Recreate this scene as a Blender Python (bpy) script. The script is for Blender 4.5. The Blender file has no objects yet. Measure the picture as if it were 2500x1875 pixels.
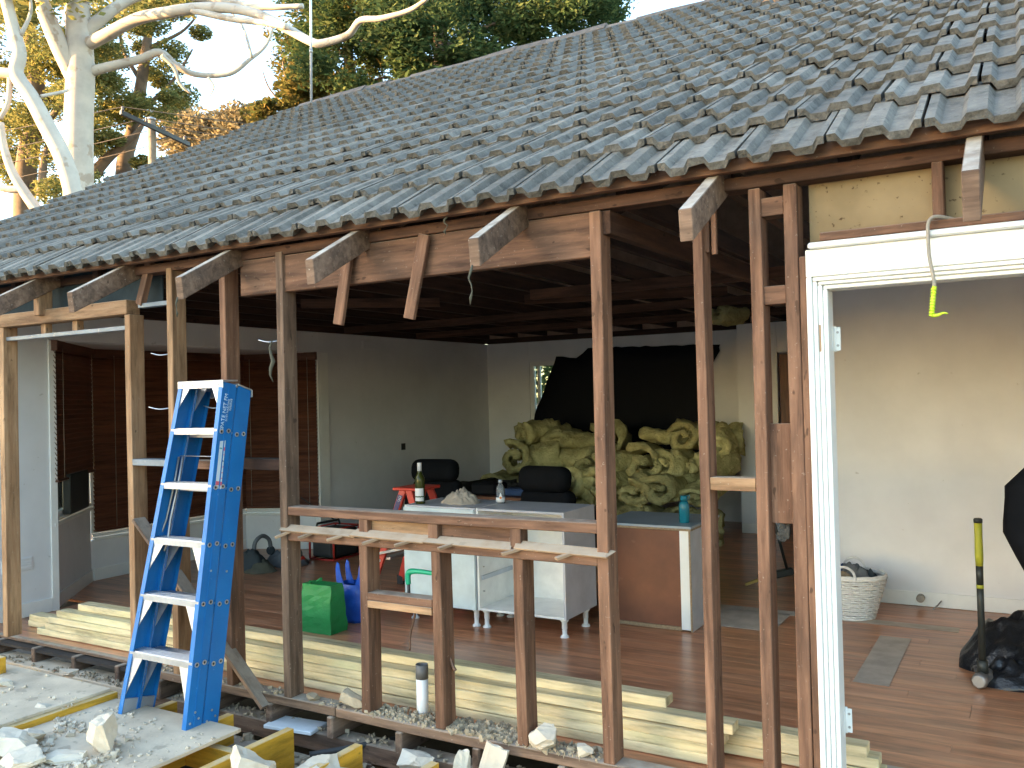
import bpy, bmesh, math, random
import numpy as np
from mathutils import Vector, Matrix, noise
random.seed(7); rng = np.random.default_rng(7)
R = math.radians
scene = bpy.context.scene
col = scene.collection

# ------------------------------------------------------------------ camera
CAM = Vector((0.0, -3.4, 1.6)); YAW, PITCH, ROLL = R(30.5), R(0.84), R(-1.42)
FPX, IW, IH = 2150.0, 2500, 1875
fw = Vector((-math.sin(YAW)*math.cos(PITCH), math.cos(YAW)*math.cos(PITCH), math.sin(PITCH)))
rt = Vector((math.cos(YAW), math.sin(YAW), 0)); up = rt.cross(fw)
rt, up = rt*math.cos(ROLL)+up*math.sin(ROLL), up*math.cos(ROLL)-rt*math.sin(ROLL)
cd = bpy.data.cameras.new('camera'); cam = bpy.data.objects.new('camera', cd); col.objects.link(cam)
cam.matrix_world = Matrix(((rt.x, up.x, -fw.x, CAM.x), (rt.y, up.y, -fw.y, CAM.y), (rt.z, up.z, -fw.z, CAM.z), (0, 0, 0, 1)))
cd.sensor_fit = 'HORIZONTAL'; cd.sensor_width = 36; cd.lens = 36*FPX/IW; cd.clip_start = .05; cd.clip_end = 2000
scene.camera = cam
def at(px, py, depth):                     # photo pixel + distance along the view axis -> world point
    return CAM + (fw + rt*((px-IW/2)/FPX) - up*((py-IH/2)/FPX))*depth

# ------------------------------------------------------------------ light
SUN_DIR = Vector((-.72, -.69, 0)).normalized(); SUN_EL = R(8.0)
world = bpy.data.worlds.new('World'); scene.world = world; world.use_nodes = True
wn = world.node_tree; wn.nodes.clear()
sky = wn.nodes.new('ShaderNodeTexSky'); sky.sky_type = 'NISHITA'; sky.sun_disc = False
sky.sun_elevation = SUN_EL; sky.sun_rotation = math.atan2(SUN_DIR.x, SUN_DIR.y)
sky.air_density = 1.0; sky.dust_density = .8; sky.ozone_density = 1.3; sky.altitude = 60
bg = wn.nodes.new('ShaderNodeBackground'); bg.inputs['Strength'].default_value = .15
wo = wn.nodes.new('ShaderNodeOutputWorld')
wn.links.new(sky.outputs[0], bg.inputs[0]); wn.links.new(bg.outputs[0], wo.inputs[0])
sd = bpy.data.lights.new('sun', 'SUN'); sun = bpy.data.objects.new('sun', sd); col.objects.link(sun)
sd.energy = 3.4; sd.angle = R(.6); sd.color = (1, .62, .29)
sv = Vector((SUN_DIR.x*math.cos(SUN_EL), SUN_DIR.y*math.cos(SUN_EL), math.sin(SUN_EL)))
sun.rotation_euler = sv.to_track_quat('Z', 'Y').to_euler(); sun.location = (-20, -30, 20)
vs = scene.view_settings; vs.view_transform = 'Standard'; vs.look = 'None'; vs.exposure = 3.2; vs.gamma = 1
scene.cycles.max_bounces = 10; scene.cycles.diffuse_bounces = 6; scene.cycles.glossy_bounces = 4
scene.cycles.transparent_max_bounces = 12; scene.cycles.use_denoising = True; scene.cycles.sample_clamp_indirect = 6
scene.cycles.caustics_reflective = False; scene.cycles.caustics_refractive = False

# ------------------------------------------------------------------ materials
MATS = {}
class NT:
    def __init__(s, name):
        s.m = bpy.data.materials.new(name); s.m.use_nodes = True; s.t = s.m.node_tree
        s.b = s.t.nodes['Principled BSDF']; s.o = s.t.nodes['Material Output']; MATS[name] = s.m
    def n(s, typ, **kw):
        x = s.t.nodes.new(typ)
        for k, v in kw.items():
            if k[0] == '_': setattr(x, k[1:], v)
            else: x.inputs[k].default_value = v
        return x
    def l(s, a, b): s.t.links.new(a, b)
    def coords(s, scale=(1, 1, 1), rand=True, generated=False):
        tc = s.n('ShaderNodeTexCoord'); mp = s.n('ShaderNodeMapping'); mp.inputs['Scale'].default_value = scale
        if rand:
            oi = s.n('ShaderNodeObjectInfo'); ad = s.n('ShaderNodeVectorMath', _operation='ADD')
            ml = s.n('ShaderNodeMath', _operation='MULTIPLY'); ml.inputs[1].default_value = 37.3
            s.l(oi.outputs['Random'], ml.inputs[0]); s.l(tc.outputs['Object'], ad.inputs[0]); s.l(ml.outputs[0], ad.inputs[1])
            s.l(ad.outputs[0], mp.inputs['Vector'])
        else: s.l(tc.outputs['Object'], mp.inputs['Vector'])
        return mp.outputs[0]
    def noise(s, vec, scale, detail=4, rough=.55, dist=0):
        x = s.n('ShaderNodeTexNoise'); x.inputs['Scale'].default_value = scale; x.inputs['Detail'].default_value = detail
        x.inputs['Roughness'].default_value = rough; x.inputs['Distortion'].default_value = dist
        s.l(vec, x.inputs['Vector']); return x.outputs[0]
    def ramp(s, fac, stops):
        x = s.n('ShaderNodeValToRGB'); e = x.color_ramp.elements
        while len(e) < len(stops): e.new(.5)
        for q, (p, c) in zip(e, stops): q.position = p; q.color = (*c, 1) if len(c) == 3 else c
        s.l(fac, x.inputs[0]); return x.outputs[0]
    def mix(s, fac, a, b, blend='MIX'):
        x = s.n('ShaderNodeMix', _data_type='RGBA', _blend_type=blend)
        for sock, v in ((x.inputs[0], fac), (x.inputs[6], a), (x.inputs[7], b)):
            if hasattr(v, 'is_linked') or hasattr(v, 'links'): s.l(v, sock)
            elif isinstance(v, (int, float)): sock.default_value = v
            else: sock.default_value = (*v, 1)
        return x.outputs[2]
    def bump(s, h, strength, dist=.01):
        x = s.n('ShaderNodeBump'); x.inputs['Strength'].default_value = strength; x.inputs['Distance'].default_value = dist
        s.l(h, x.inputs['Height']); s.l(x.outputs[0], s.b.inputs['Normal'])
    def val(s, colour, lo, hi):                                      # per-object brightness
        oi = s.n('ShaderNodeObjectInfo'); mr = s.n('ShaderNodeMapRange'); mr.inputs[3].default_value = lo; mr.inputs[4].default_value = hi
        s.l(oi.outputs['Random'], mr.inputs[0]); h = s.n('ShaderNodeHueSaturation'); s.l(mr.outputs[0], h.inputs['Value'])
        s.l(colour, h.inputs['Color']); return h.outputs[0]
    def upmask(s, lo=.55, hi=.9):
        g = s.n('ShaderNodeNewGeometry'); sp = s.n('ShaderNodeSeparateXYZ'); s.l(g.outputs['Normal'], sp.inputs[0])
        mr = s.n('ShaderNodeMapRange'); mr.inputs[1].default_value = lo; mr.inputs[2].default_value = hi
        s.l(sp.outputs[2], mr.inputs[0]); return mr.outputs[0]
    def times(s, a, b):
        x = s.n('ShaderNodeMath', _operation='MULTIPLY'); s.l(a, x.inputs[0])
        if isinstance(b, (int, float)): x.inputs[1].default_value = b
        else: s.l(b, x.inputs[1])
        return x.outputs[0]

def wood(name, dark, light, stain=(.05, .035, .03), stain_amt=.5, dust=None, rough=.75, lo=.8, hi=1.15, grain=26, stretch=.07, bump=.35, knots=0, spec=.3):
    s = NT(name); v = s.coords((stretch, 1, 1)); v2 = s.coords((.35, 1, 1)); v3 = s.coords((1, 1, 1))
    g = s.noise(v, grain, 6, .6, .6)
    c = s.ramp(g, [(.32, dark), (.68, light)])
    big = s.noise(v2, 5, 4, .6); m = s.ramp(big, [(.50, (0, 0, 0)), (.72, (1, 1, 1))])
    c = s.mix(s.times(m, stain_amt), c, stain)
    mot = s.noise(s.coords((.14, 1, 1)), 18, 5, .7); mm = s.ramp(mot, [(.28, (.45,)*3), (.5, (.95,)*3), (.78, (1.25,)*3)]); c = s.mix(1.0, c, mm, 'MULTIPLY')
    ck = s.noise(s.coords((.025, 1, 1)), 60, 3, .6); cr = s.ramp(ck, [(.24, (1,)*3), (.30, (0,)*3)]); c = s.mix(s.times(cr, .55 if dust else .2), c, tuple(x*.35 for x in dark))
    fine = s.noise(v3, 70, 3, .6); sp = s.ramp(fine, [(.66, (0, 0, 0)), (.72, (1, 1, 1))])
    if dust:
        c = s.mix(s.times(sp, .4), c, dust)
        nl = s.noise(s.coords((.5, 1, 1)), 24, 2, .5); nm = s.ramp(nl, [(.70, (0,)*3), (.74, (1,)*3)]); c = s.mix(s.times(nm, .75), c, tuple(x*.22 for x in light))
    if knots:
        kv = s.coords((.45, 1, 1)); vo = s.n('ShaderNodeTexVoronoi'); vo.inputs['Scale'].default_value = 3.2; s.l(kv, vo.inputs['Vector'])
        kk = s.ramp(vo.outputs['Distance'], [(.03, (1, 1, 1)), (.075, (0, 0, 0))]); c = s.mix(s.times(kk, knots), c, (.10, .055, .02))
    c = s.val(c, lo, hi)
    if dust:
        dn = s.noise(v3, 11, 4, .6); dm = s.ramp(dn, [(.3, (.35,)*3), (.6, (1,)*3)])
        c = s.mix(s.times(s.times(s.upmask(), dm), .8), c, dust)
    s.l(c, s.b.inputs['Base Color']); s.b.inputs['Roughness'].default_value = rough; s.b.inputs['Specular IOR Level'].default_value = spec
    s.bump(g, bump, .004); return s.m

def plain(name, c1, c2=None, rough=.6, metal=0, scale=7, bump=0, bscale=60, spec=.5, lo=1, hi=1, detail=4, spots=None, rand=True, bdist=.004):
    s = NT(name); v = s.coords(rand=rand)
    if c2 is None: c2 = tuple(x*.85 for x in c1)
    c = s.ramp(s.noise(v, scale, detail, .6), [(.35, c2), (.65, c1)])
    if spots:
        sc, thr, scol, amt = spots
        c = s.mix(s.times(s.ramp(s.noise(v, sc, 3, .6), [(thr, (0,)*3), (thr+.06, (1,)*3)]), amt), c, scol)
    if lo != 1 or hi != 1: c = s.val(c, lo, hi)
    s.l(c, s.b.inputs['Base Color']); s.b.inputs['Roughness'].default_value = rough; s.b.inputs['Metallic'].default_value = metal
    s.b.inputs['Specular IOR Level'].default_value = spec
    if bump: s.bump(s.noise(v, bscale, 5, .65), bump, bdist)
    return s.m

DUST = (.50, .43, .34)
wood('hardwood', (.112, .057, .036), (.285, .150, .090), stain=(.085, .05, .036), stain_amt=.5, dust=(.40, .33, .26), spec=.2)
wood('hardwood_shade', (.055, .028, .019), (.13, .066, .042), stain=(.03, .02, .015), stain_amt=.5, dust=(.16, .13, .10), spec=.15)  # darker copy of hardwood, with eave and roof-void shade put into its colour
wood('rafter_wood', (.13, .080, .055), (.26, .165, .11), stain=(.075, .055, .045), stain_amt=.65, dust=(.56, .50, .42), spec=.15)
wood('hardwood_grey', (.115, .072, .050), (.28, .18, .122), stain=(.05, .037, .03), stain_amt=.6, dust=DUST, spec=.2)
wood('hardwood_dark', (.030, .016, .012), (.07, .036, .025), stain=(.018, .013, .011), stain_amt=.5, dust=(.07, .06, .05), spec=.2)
wood('old_pine', (.28, .152, .078), (.48, .295, .165), stain=(.20, .10, .05), stain_amt=.45, dust=(.48, .40, .30), knots=.6, spec=.2)
wood('new_pine', (.60, .47, .25), (.76, .64, .41), stain=(.58, .56, .30), stain_amt=.55, rough=.6, knots=.85, grain=20, bump=.15, lo=.92, hi=1.06)
wood('lath', (.27, .17, .10), (.44, .30, .19), stain=(.18, .11, .065), stain_amt=.5, dust=(.42, .35, .27), spec=.2)
wood('floor_wood', (.36, .135, .062), (.60, .27, .135), stain=(.50, .33, .22), stain_amt=.3, dust=None, rough=.28, grain=14, lo=.82, hi=1.15, bump=.06, spec=.5)
wood('ply', (.36, .26, .15), (.52, .40, .26), stain=(.25, .17, .1), stain_amt=.3, dust=(.66, .56, .43), rough=.85)
wood('yellow_joist', (.62, .315, .028), (.70, .375, .038), stain=(.45, .24, .04), stain_amt=.35, dust=(.70, .56, .34), rough=.55, bump=.08, lo=.92, hi=1.05)
wood('blind_wood', (.085, .029, .016), (.15, .057, .030), stain=(.06, .021, .012), stain_amt=.4, rough=.45, lo=.85, hi=1.15, bump=.1)
plain('wall_paint', (.735, .735, .745), (.665, .665, .675), rough=.7, scale=2.2, bump=.06, bscale=90, spots=(14, .70, (.36, .34, .30), .5))
plain('wall_back', (.31, .23, .13), (.225, .165, .092), rough=.9, scale=3, bump=.15, bscale=40, spots=(34, .635, (.075, .045, .024), .9), spec=.2)
plain('white_paint', (.80, .80, .77), (.74, .74, .71), rough=.38, scale=5)
plain('ceiling_board', (.50, .49, .46), rough=.8)
plain('dark_sheet', (.035, .05, .06), (.025, .036, .045), rough=.8, spec=.1)
plain('grey_metal', (.20, .24, .28), (.14, .17, .20), rough=.5, metal=.2, spots=(20, .62, (.4, .4, .38), .6))
plain('aluminium', (.72, .73, .75), (.60, .61, .63), rough=.34, metal=.85, scale=12)
plain('steel', (.38, .37, .36), (.28, .27, .26), rough=.45, metal=.8, scale=18)
plain('galvanised', (.52, .56, .62), rough=.4, metal=.6)
plain('ladder_blue', (.008, .165, .46), (.007, .135, .39), rough=.36, scale=5, spots=(40, .70, (.25, .38, .55), .45))
plain('ladder_red', (.58, .055, .035), (.5, .045, .03), rough=.4)
plain('rubber', (.03, .03, .03), rough=.7)
plain('black_plastic', (.012, .013, .016), rough=.28, scale=6, bump=.5, bscale=9, bdist=.03)
plain('black_sheet', (.006, .007, .010), rough=.7, spec=.15)
plain('black_fabric', (.008, .009, .012), (.005, .006, .008), rough=.85, spec=.15, bump=.3, bscale=120)
plain('white_melamine', (.82, .81, .77), rough=.35)
plain('door_melamine', (.62, .71, .72), rough=.3)
plain('grey_melamine', (.50, .50, .53), rough=.42)
plain('melamine_edge', (.33, .23, .13), (.22, .15, .085), rough=.7, scale=60)
plain('brown_board', (.19, .065, .030), (.13, .045, .022), rough=.5, scale=4, spots=(7, .66, (.26, .12, .07), .5))
plain('grey_top', (.30, .36, .40), rough=.35)
plain('insulation', (.66, .60, .29), (.42, .375, .165), rough=1, scale=9, bump=1, bscale=26, spec=.05, lo=.7, hi=1.15, detail=6, bdist=.03)
plain('grey_fluff', (.09, .085, .075), (.04, .038, .035), rough=1, scale=10, bump=1, bscale=26, spec=.05, bdist=.03)
plain('green_bag', (.004, .24, .055), (.003, .19, .045), rough=.5, bump=.25, bscale=8, bdist=.02)
plain('blue_bag', (.012, .075, .42), (.02, .10, .5), rough=.32, bump=.4, bscale=11, bdist=.02)
plain('plaster', (.74, .645, .51), (.58, .49, .375), rough=.95, scale=5, bump=.5, bscale=26, spec=.15, lo=.82, hi=1.12)
plain('mortar', (.54, .44, .31), (.37, .295, .20), rough=.95, scale=14, bump=.6, bscale=40, spec=.1, lo=.6, hi=1.2)
plain('dusty_ply', (.72, .585, .425), (.50, .405, .295), rough=.95, scale=3.2, bump=.4, bscale=45, spec=.1, detail=7, spots=(9, .60, (.36, .29, .215), .6))
plain('foam', (.74, .77, .78), (.68, .71, .72), rough=.8, bump=.3, bscale=80)
plain('pvc_white', (.78, .80, .82), rough=.35)
plain('pvc_grey', (.13, .125, .12), rough=.6, scale=30)
plain('copper', (.22, .12, .075), (.14, .08, .055), rough=.5, metal=.5, scale=20)
plain('green_pipe', (.005, .36, .19), rough=.45)
plain('cable_grey', (.36, .32, .26), (.25, .22, .18), rough=.7, scale=30)
plain('lime', (.55, .75, .03), rough=.45)
plain('wicker', (.74, .73, .71), (.60, .58, .55), rough=.7, scale=30)
plain('cloth_grey', (.14, .15, .16), (.10, .105, .11), rough=.9, bump=.4, bscale=30)
plain('cloth_blue', (.025, .06, .16), rough=.9, bump=.4, bscale=30)
plain('cloth_tan', (.30, .23, .15), rough=.9, bump=.4, bscale=30)
plain('cloth_beige', (.42, .36, .29), (.36, .30, .24), rough=.95, bump=.5, bscale=90)
plain('cloth_dark', (.035, .045, .05), rough=.9, bump=.4, bscale=30)
plain('khaki', (.09, .085, .06), rough=.95, bump=.5, bscale=30)
plain('tool_yellow', (.40, .40, .035), rough=.5)
plain('tool_black', (.022, .026, .024), rough=.5)
plain('tool_red', (.45, .03, .02), rough=.4)
plain('straw', (.45, .30, .09), rough=.9, scale=60)
plain('soil', (.055, .043, .034), (.030, .024, .020), rough=1, scale=5, bump=.8, bscale=20)
plain('yard', (.40, .36, .30), (.30, .27, .22), rough=.95, scale=1.5, bump=.3, bscale=30)
plain('render_wall', (.62, .60, .55), rough=.9)
plain('gum_bark', (.52, .455, .375), (.39, .345, .295), rough=.85, scale=2.2, bump=.2, bscale=12, spots=(3.2, .58, (.30, .22, .155), .7), detail=6)
plain('brown_bark', (.19, .13, .085), (.11, .08, .055), rough=.95, scale=4, bump=.7, bscale=14)
plain('pole_wood', (.30, .24, .18), (.22, .18, .14), rough=.9, scale=8)
plain('arm_metal', (.085, .10, .11), rough=.5, metal=.4)
plain('wire', (.16, .12, .08), rough=.6)
plain('ceramic', (.20, .16, .15), rough=.3)
plain('brick_house', (.40, .26, .19), (.30, .19, .14), rough=.9, scale=9)
plain('dark_roof', (.10, .09, .085), rough=.9)
plain('label_white', (.80, .80, .80), rough=.5)
plain('label_green', (.05, .09, .03), rough=.5)
plain('label_red', (.70, .12, .16), rough=.5)
plain('label_teal', (.10, .38, .36), rough=.5)
plain('label_navy', (.02, .02, .13), rough=.4)
plain('label_pale', (.62, .70, .74), (.5, .58, .62), rough=.5)
plain('orange_label', (.75, .25, .03), rough=.5)
plain('marker', (.62, .78, .92), rough=.6)
plain('patch', (.50, .42, .34), (.37, .31, .25), rough=.8, scale=8)
plain('hose', (.05, .05, .048), rough=.7)

def glassy(name, colour, fac=.75, rough=.05):
    s = NT(name); tr = s.n('ShaderNodeBsdfTransparent'); tr.inputs[0].default_value = (*colour, 1)
    gl = s.n('ShaderNodeBsdfGlossy'); gl.inputs['Roughness'].default_value = rough
    mx = s.n('ShaderNodeMixShader'); fr = s.n('ShaderNodeFresnel'); fr.inputs[0].default_value = 1.45
    df = s.n('ShaderNodeBsdfDiffuse'); df.inputs[0].default_value = (*[c*.6 for c in colour], 1)
    m2 = s.n('ShaderNodeMixShader'); m2.inputs[0].default_value = 1-fac
    s.l(tr.outputs[0], m2.inputs[1]); s.l(df.outputs[0], m2.inputs[2])
    s.l(fr.outputs[0], mx.inputs[0]); s.l(m2.outputs[0], mx.inputs[1]); s.l(gl.outputs[0], mx.inputs[2]); s.l(mx.outputs[0], s.o.inputs[0])
glassy('window_glass', (.9, .95, .93), .97, .02)
glassy('bottle_green', (.16, .18, .03), .55)
glassy('bottle_clear', (.82, .86, .88), .72)
glassy('bottle_blue', (.04, .45, .60), .45)

def tile_mat():
    s = NT('roof_tile'); v = s.coords(); 
    c = s.ramp(s.noise(v, 7, 6, .7), [(.28, (.108, .098, .085)), (.5, (.19, .174, .150)), (.72, (.268, .246, .21))])
    li = s.ramp(s.noise(v, 38, 4, .7), [(.54, (0,)*3), (.64, (1,)*3)]); c = s.mix(s.times(li, .55), c, (.28, .25, .20))
    dk = s.ramp(s.noise(v, 15, 5, .75), [(.56, (0,)*3), (.66, (1,)*3)]); c = s.mix(s.times(dk, .55), c, (.055, .052, .047))
    c = s.val(c, .78, 1.2)
    g = s.n('ShaderNodeNewGeometry'); sp = s.n('ShaderNodeSeparateXYZ'); s.l(g.outputs['Normal'], sp.inputs[0])
    mr = s.n('ShaderNodeMapRange'); mr.inputs[1].default_value = .2; mr.inputs[2].default_value = .45; mr.inputs[3].default_value = 1; mr.inputs[4].default_value = 0
    s.l(sp.outputs[2], mr.inputs[0]); ec = s.ramp(s.noise(v, 45, 5, .75), [(.33, (.04, .037, .032)), (.6, (.135, .124, .106))]); c = s.mix(s.times(mr.outputs[0], .85), c, ec)     # broken cement edge
    s.l(c, s.b.inputs['Base Color']); s.b.inputs['Roughness'].default_value = .8; s.b.inputs['Specular IOR Level'].default_value = .12
    s.bump(s.noise(v, 90, 5, .75), .8, .006)
tile_mat()
plain('ridge_tile', (.17, .14, .115), (.10, .085, .075), rough=.9, scale=9, bump=.5, bscale=60, lo=.8, hi=1.15)
plain('tile_orange', (.42, .20, .09), rough=.9, scale=9)

def leaf_mat(name, c1, c2, c3):
    s = NT(name); g = s.n('ShaderNodeNewGeometry')
    c = s.ramp(g.outputs['Random Per Island'], [(0, c1), (.55, c2), (1, c3)])
    df = s.n('ShaderNodeBsdfDiffuse'); tl = s.n('ShaderNodeBsdfTranslucent'); mx = s.n('ShaderNodeMixShader'); mx.inputs[0].default_value = .42
    s.l(c, df.inputs[0]); s.l(c, tl.inputs[0]); s.l(df.outputs[0], mx.inputs[1]); s.l(tl.outputs[0], mx.inputs[2]); s.l(mx.outputs[0], s.o.inputs[0])
leaf_mat('leaf_gum', (.10, .125, .045), (.21, .21, .07), (.36, .31, .11))
leaf_mat('leaf_dark', (.04, .075, .032), (.08, .12, .047), (.145, .17, .065))
leaf_mat('leaf_gold', (.16, .13, .075), (.24, .195, .11), (.32, .26, .15))
leaf_mat('leaf_sparse', (.07, .09, .03), (.15, .14, .045), (.25, .18, .06))
leaf_mat('leaf_hedge', (.03, .06, .022), (.06, .10, .035), (.09, .13, .05))

# ------------------------------------------------------------------ mesh helpers
def world_m(o):
    if o.parent is None: return o.matrix_basis.copy()
    return world_m(o.parent) @ o.matrix_parent_inverse @ o.matrix_basis
def link(name, me, mat=None, parent=None, M=None):
    o = bpy.data.objects.new(name, me); col.objects.link(o)
    if M is not None: o.matrix_basis = M
    if mat and me is not None and not me.materials: me.materials.append(MATS[mat])
    if parent is not None:
        o.parent = parent; o.matrix_parent_inverse = world_m(parent).inverted()
    return o
def tag(o, label=None, cat=None, group=None, kind=None):
    for k, v in (('label', label), ('category', cat), ('group', group), ('kind', kind)):
        if v: o[k] = v
    return o
def thing(name, loc, label, cat, group=None, kind=None):
    o = bpy.data.objects.new(name, None); col.objects.link(o); o.location = loc; o.empty_display_size = .1
    return tag(o, label, cat, group, kind)
def pydata(verts, faces, smooth=False):
    me = bpy.data.meshes.new('m'); me.from_pydata([tuple(v) for v in verts], [], faces); me.update()
    if smooth: me.polygons.foreach_set('use_smooth', [True]*len(me.polygons))
    return me
def bm_mesh(bm, smooth=False):
    me = bpy.data.meshes.new('m'); bm.to_mesh(me); bm.free()
    if smooth: me.polygons.foreach_set('use_smooth', [True]*len(me.polygons))
    return me
def box_mesh(L, a, b, bev=.002, segs=0, warp=0.0, seed=0):
    bm = bmesh.new(); bmesh.ops.create_cube(bm, size=1)
    for v in bm.verts: v.co = Vector((v.co.x*L, v.co.y*a, v.co.z*b))
    if segs:
        ed = [e for e in bm.edges if abs((e.verts[0].co-e.verts[1].co).x) > L*.5]
        bmesh.ops.subdivide_edges(bm, edges=ed, cuts=segs)
        for v in bm.verts:
            f = v.co.x/L+.5
            v.co.y += warp*noise.noise((f*2.1, seed*3.7, 1.3)); v.co.z += warp*noise.noise((f*2.1, seed*1.9, 7.7))
    if bev: bmesh.ops.bevel(bm, geom=[e for e in bm.edges if e.is_manifold and e.calc_face_angle() > .5], offset=bev, segments=1, affect='EDGES')
    return bm_mesh(bm)
AX = {'x': Matrix(((1, 0, 0), (0, 1, 0), (0, 0, 1))), 'y': Matrix(((0, -1, 0), (1, 0, 0), (0, 0, 1))), 'z': Matrix(((0, 0, -1), (0, 1, 0), (1, 0, 0)))}
_k = [0]
def bx(name, x0, x1, y0, y1, z0, z1, mat, parent=None, bev=.002, warp=0, segs=0, axis=None):
    dx, dy, dz = x1-x0, y1-y0, z1-z0; _k[0] += 1
    ax = axis or max((dx, 'x'), (dy, 'y'), (dz, 'z'))[1]
    L, a, b = {'x': (dx, dy, dz), 'y': (dy, dx, dz), 'z': (dz, dy, dx)}[ax]
    if warp and not segs: segs = 5
    me = box_mesh(L, a, b, min(bev, .3*min(a, b)), segs, warp, _k[0])
    M = Matrix.Translation(((x0+x1)/2, (y0+y1)/2, (z0+z1)/2)) @ AX[ax].to_4x4()
    return link(name, me, mat, parent, M)
def beam(name, p0, p1, w, h, mat, parent=None, bev=.002, upv=(0, 0, 1), warp=0, segs=0):
    p0, p1 = Vector(p0), Vector(p1); d = p1-p0; L = d.length; X = d.normalized(); _k[0] += 1
    Y = Vector(upv).cross(X).normalized(); Z = X.cross(Y)
    M = Matrix((X, Y, Z)).transposed().to_4x4(); M.translation = (p0+p1)/2
    if warp and not segs: segs = 5
    return link(name, box_mesh(L, w, h, min(bev, .3*min(w, h)), segs, warp, _k[0]), mat, parent, M)
def prism(name, poly, axis_vec, mat, parent=None, bev=0, origin=None):
    """poly: list of 3D points (planar), extruded by axis_vec"""
    n = len(poly); a = Vector(axis_vec); P = [Vector(p) for p in poly]
    c = sum(P, Vector())/n + a/2
    if origin is not None: c = Vector(origin)
    vs_ = [p-c for p in P]+[p+a-c for p in P]
    f = [tuple(range(n)), tuple(range(2*n-1, n-1, -1))]+[(i, i+n, (i+1) % n+n, (i+1) % n) for i in range(n)]
    me = pydata(vs_, f); bm = bmesh.new(); bm.from_mesh(me); bmesh.ops.recalc_face_normals(bm, faces=bm.faces)
    if bev: bmesh.ops.bevel(bm, geom=list(bm.edges), offset=bev, segments=1, affect='EDGES')
    bm.to_mesh(me); bm.free()
    return link(name, me, mat, parent, Matrix.Translation(c))
def smooth_path(pts, n=6):
    P = [Vector(p) for p in pts]; out = []
    for i in range(len(P)-1):
        p0, p1, p2, p3 = P[max(i-1, 0)], P[i], P[i+1], P[min(i+2, len(P)-1)]
        for k in range(n):
            t = k/n; out.append(.5*((2*p1)+(p2-p0)*t+(2*p0-5*p1+4*p2-p3)*t*t+(3*p1-p0-3*p2+p3)*t**3))
    out.append(P[-1]); return out
def tube_geo(pts, radii, seg=8, sm=0, V=None, F=None, cap=True):
    if sm:
        rr = np.interp(np.linspace(0, len(radii)-1, (len(pts)-1)*sm+1), range(len(radii)), radii); pts = smooth_path(pts, sm); radii = list(rr)
    V = [] if V is None else V; F = [] if F is None else F; P = [Vector(p) for p in pts]; b0 = len(V); ref = None
    for i, p in enumerate(P):
        d = (P[min(i+1, len(P)-1)]-P[max(i-1, 0)]).normalized()
        if ref is None: ref = Vector((0, 0, 1)) if abs(d.z) < .9 else Vector((1, 0, 0))
        u = d.cross(ref).normalized(); w = u.cross(d).normalized(); ref = w
        for k in range(seg):
            a = 2*math.pi*k/seg; V.append(p+(u*math.cos(a)+w*math.sin(a))*radii[i])
    for i in range(len(P)-1):
        for k in range(seg):
            a = b0+i*seg+k; b = b0+i*seg+(k+1) % seg; F.append((a, b, b+seg, a+seg))
    if cap: F.append(tuple(b0+k for k in range(seg))[::-1]); F.append(tuple(b0+(len(P)-1)*seg+k for k in range(seg)))
    return V, F
def centred(name, V, F, mat, parent=None, smooth=True, origin=None):
    V = [Vector(v) for v in V]
    c = Vector(origin) if origin is not None else sum(V, Vector())/len(V)
    me = pydata([v-c for v in V], F, smooth)
    return link(name, me, mat, parent, Matrix.Translation(c))
def tube(name, pts, r, mat, parent=None, seg=8, sm=0, origin=None):
    radii = r if isinstance(r, (list, tuple)) else [r]*len(pts)
    V, F = tube_geo(pts, radii, seg, sm); return centred(name, V, F, mat, parent, True, origin)
def lathe(name, prof, loc, mat, parent=None, seg=24, M=None):
    V, F = [], []
    for r, z in prof:
        for k in range(seg):
            a = 2*math.pi*k/seg; V.append((r*math.cos(a), r*math.sin(a), z))
    for i in range(len(prof)-1):
        for k in range(seg):
            a = i*seg+k; b = i*seg+(k+1) % seg; F.append((a, b, b+seg, a+seg))
    F.append(tuple(range(seg))[::-1]); F.append(tuple((len(prof)-1)*seg+k for k in range(seg)))
    me = pydata(V, F, True)
    for p in me.polygons:
        if len(p.vertices) > 4: p.use_smooth = False
    return link(name, me, mat, parent, (M or Matrix()) if M is not None else Matrix.Translation(loc))
def chunk_mesh(sx, sy, sz, seed, facets=9, sub=3, rough=.09):
    """a broken lump: box cut by random planes, edges roughened"""
    rr = random.Random(seed); bm = bmesh.new(); bmesh.ops.create_cube(bm, size=1)
    for _ in range(facets):
        n = Vector((rr.gauss(0, 1), rr.gauss(0, 1), rr.gauss(0, 1))).normalized()
        g = list(bm.verts)+list(bm.edges)+list(bm.faces)
        r = bmesh.ops.bisect_plane(bm, geom=g, plane_co=n*rr.uniform(.36, .52), plane_no=n, clear_outer=True)
        ed = [e for e in r['geom_cut'] if isinstance(e, bmesh.types.BMEdge)]
        if len(ed) > 2: bmesh.ops.edgenet_fill(bm, edges=ed)
    bmesh.ops.triangulate(bm, faces=bm.faces)
    if sub: bmesh.ops.subdivide_edges(bm, edges=bm.edges, cuts=sub, use_grid_fill=True)
    for v in bm.verts:
        k = noise.noise(v.co*4+Vector((seed, 0, 0)))*rough+noise.noise(v.co*11+Vector((0, seed, 0)))*rough*.6+noise.noise(v.co*25+Vector((0, 0, seed)))*rough*.35
        v.co = Vector((v.co.x*sx, v.co.y*sy, v.co.z*sz))*(1+k)
    bmesh.ops.recalc_face_normals(bm, faces=bm.faces)
    return bm_mesh(bm)
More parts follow.
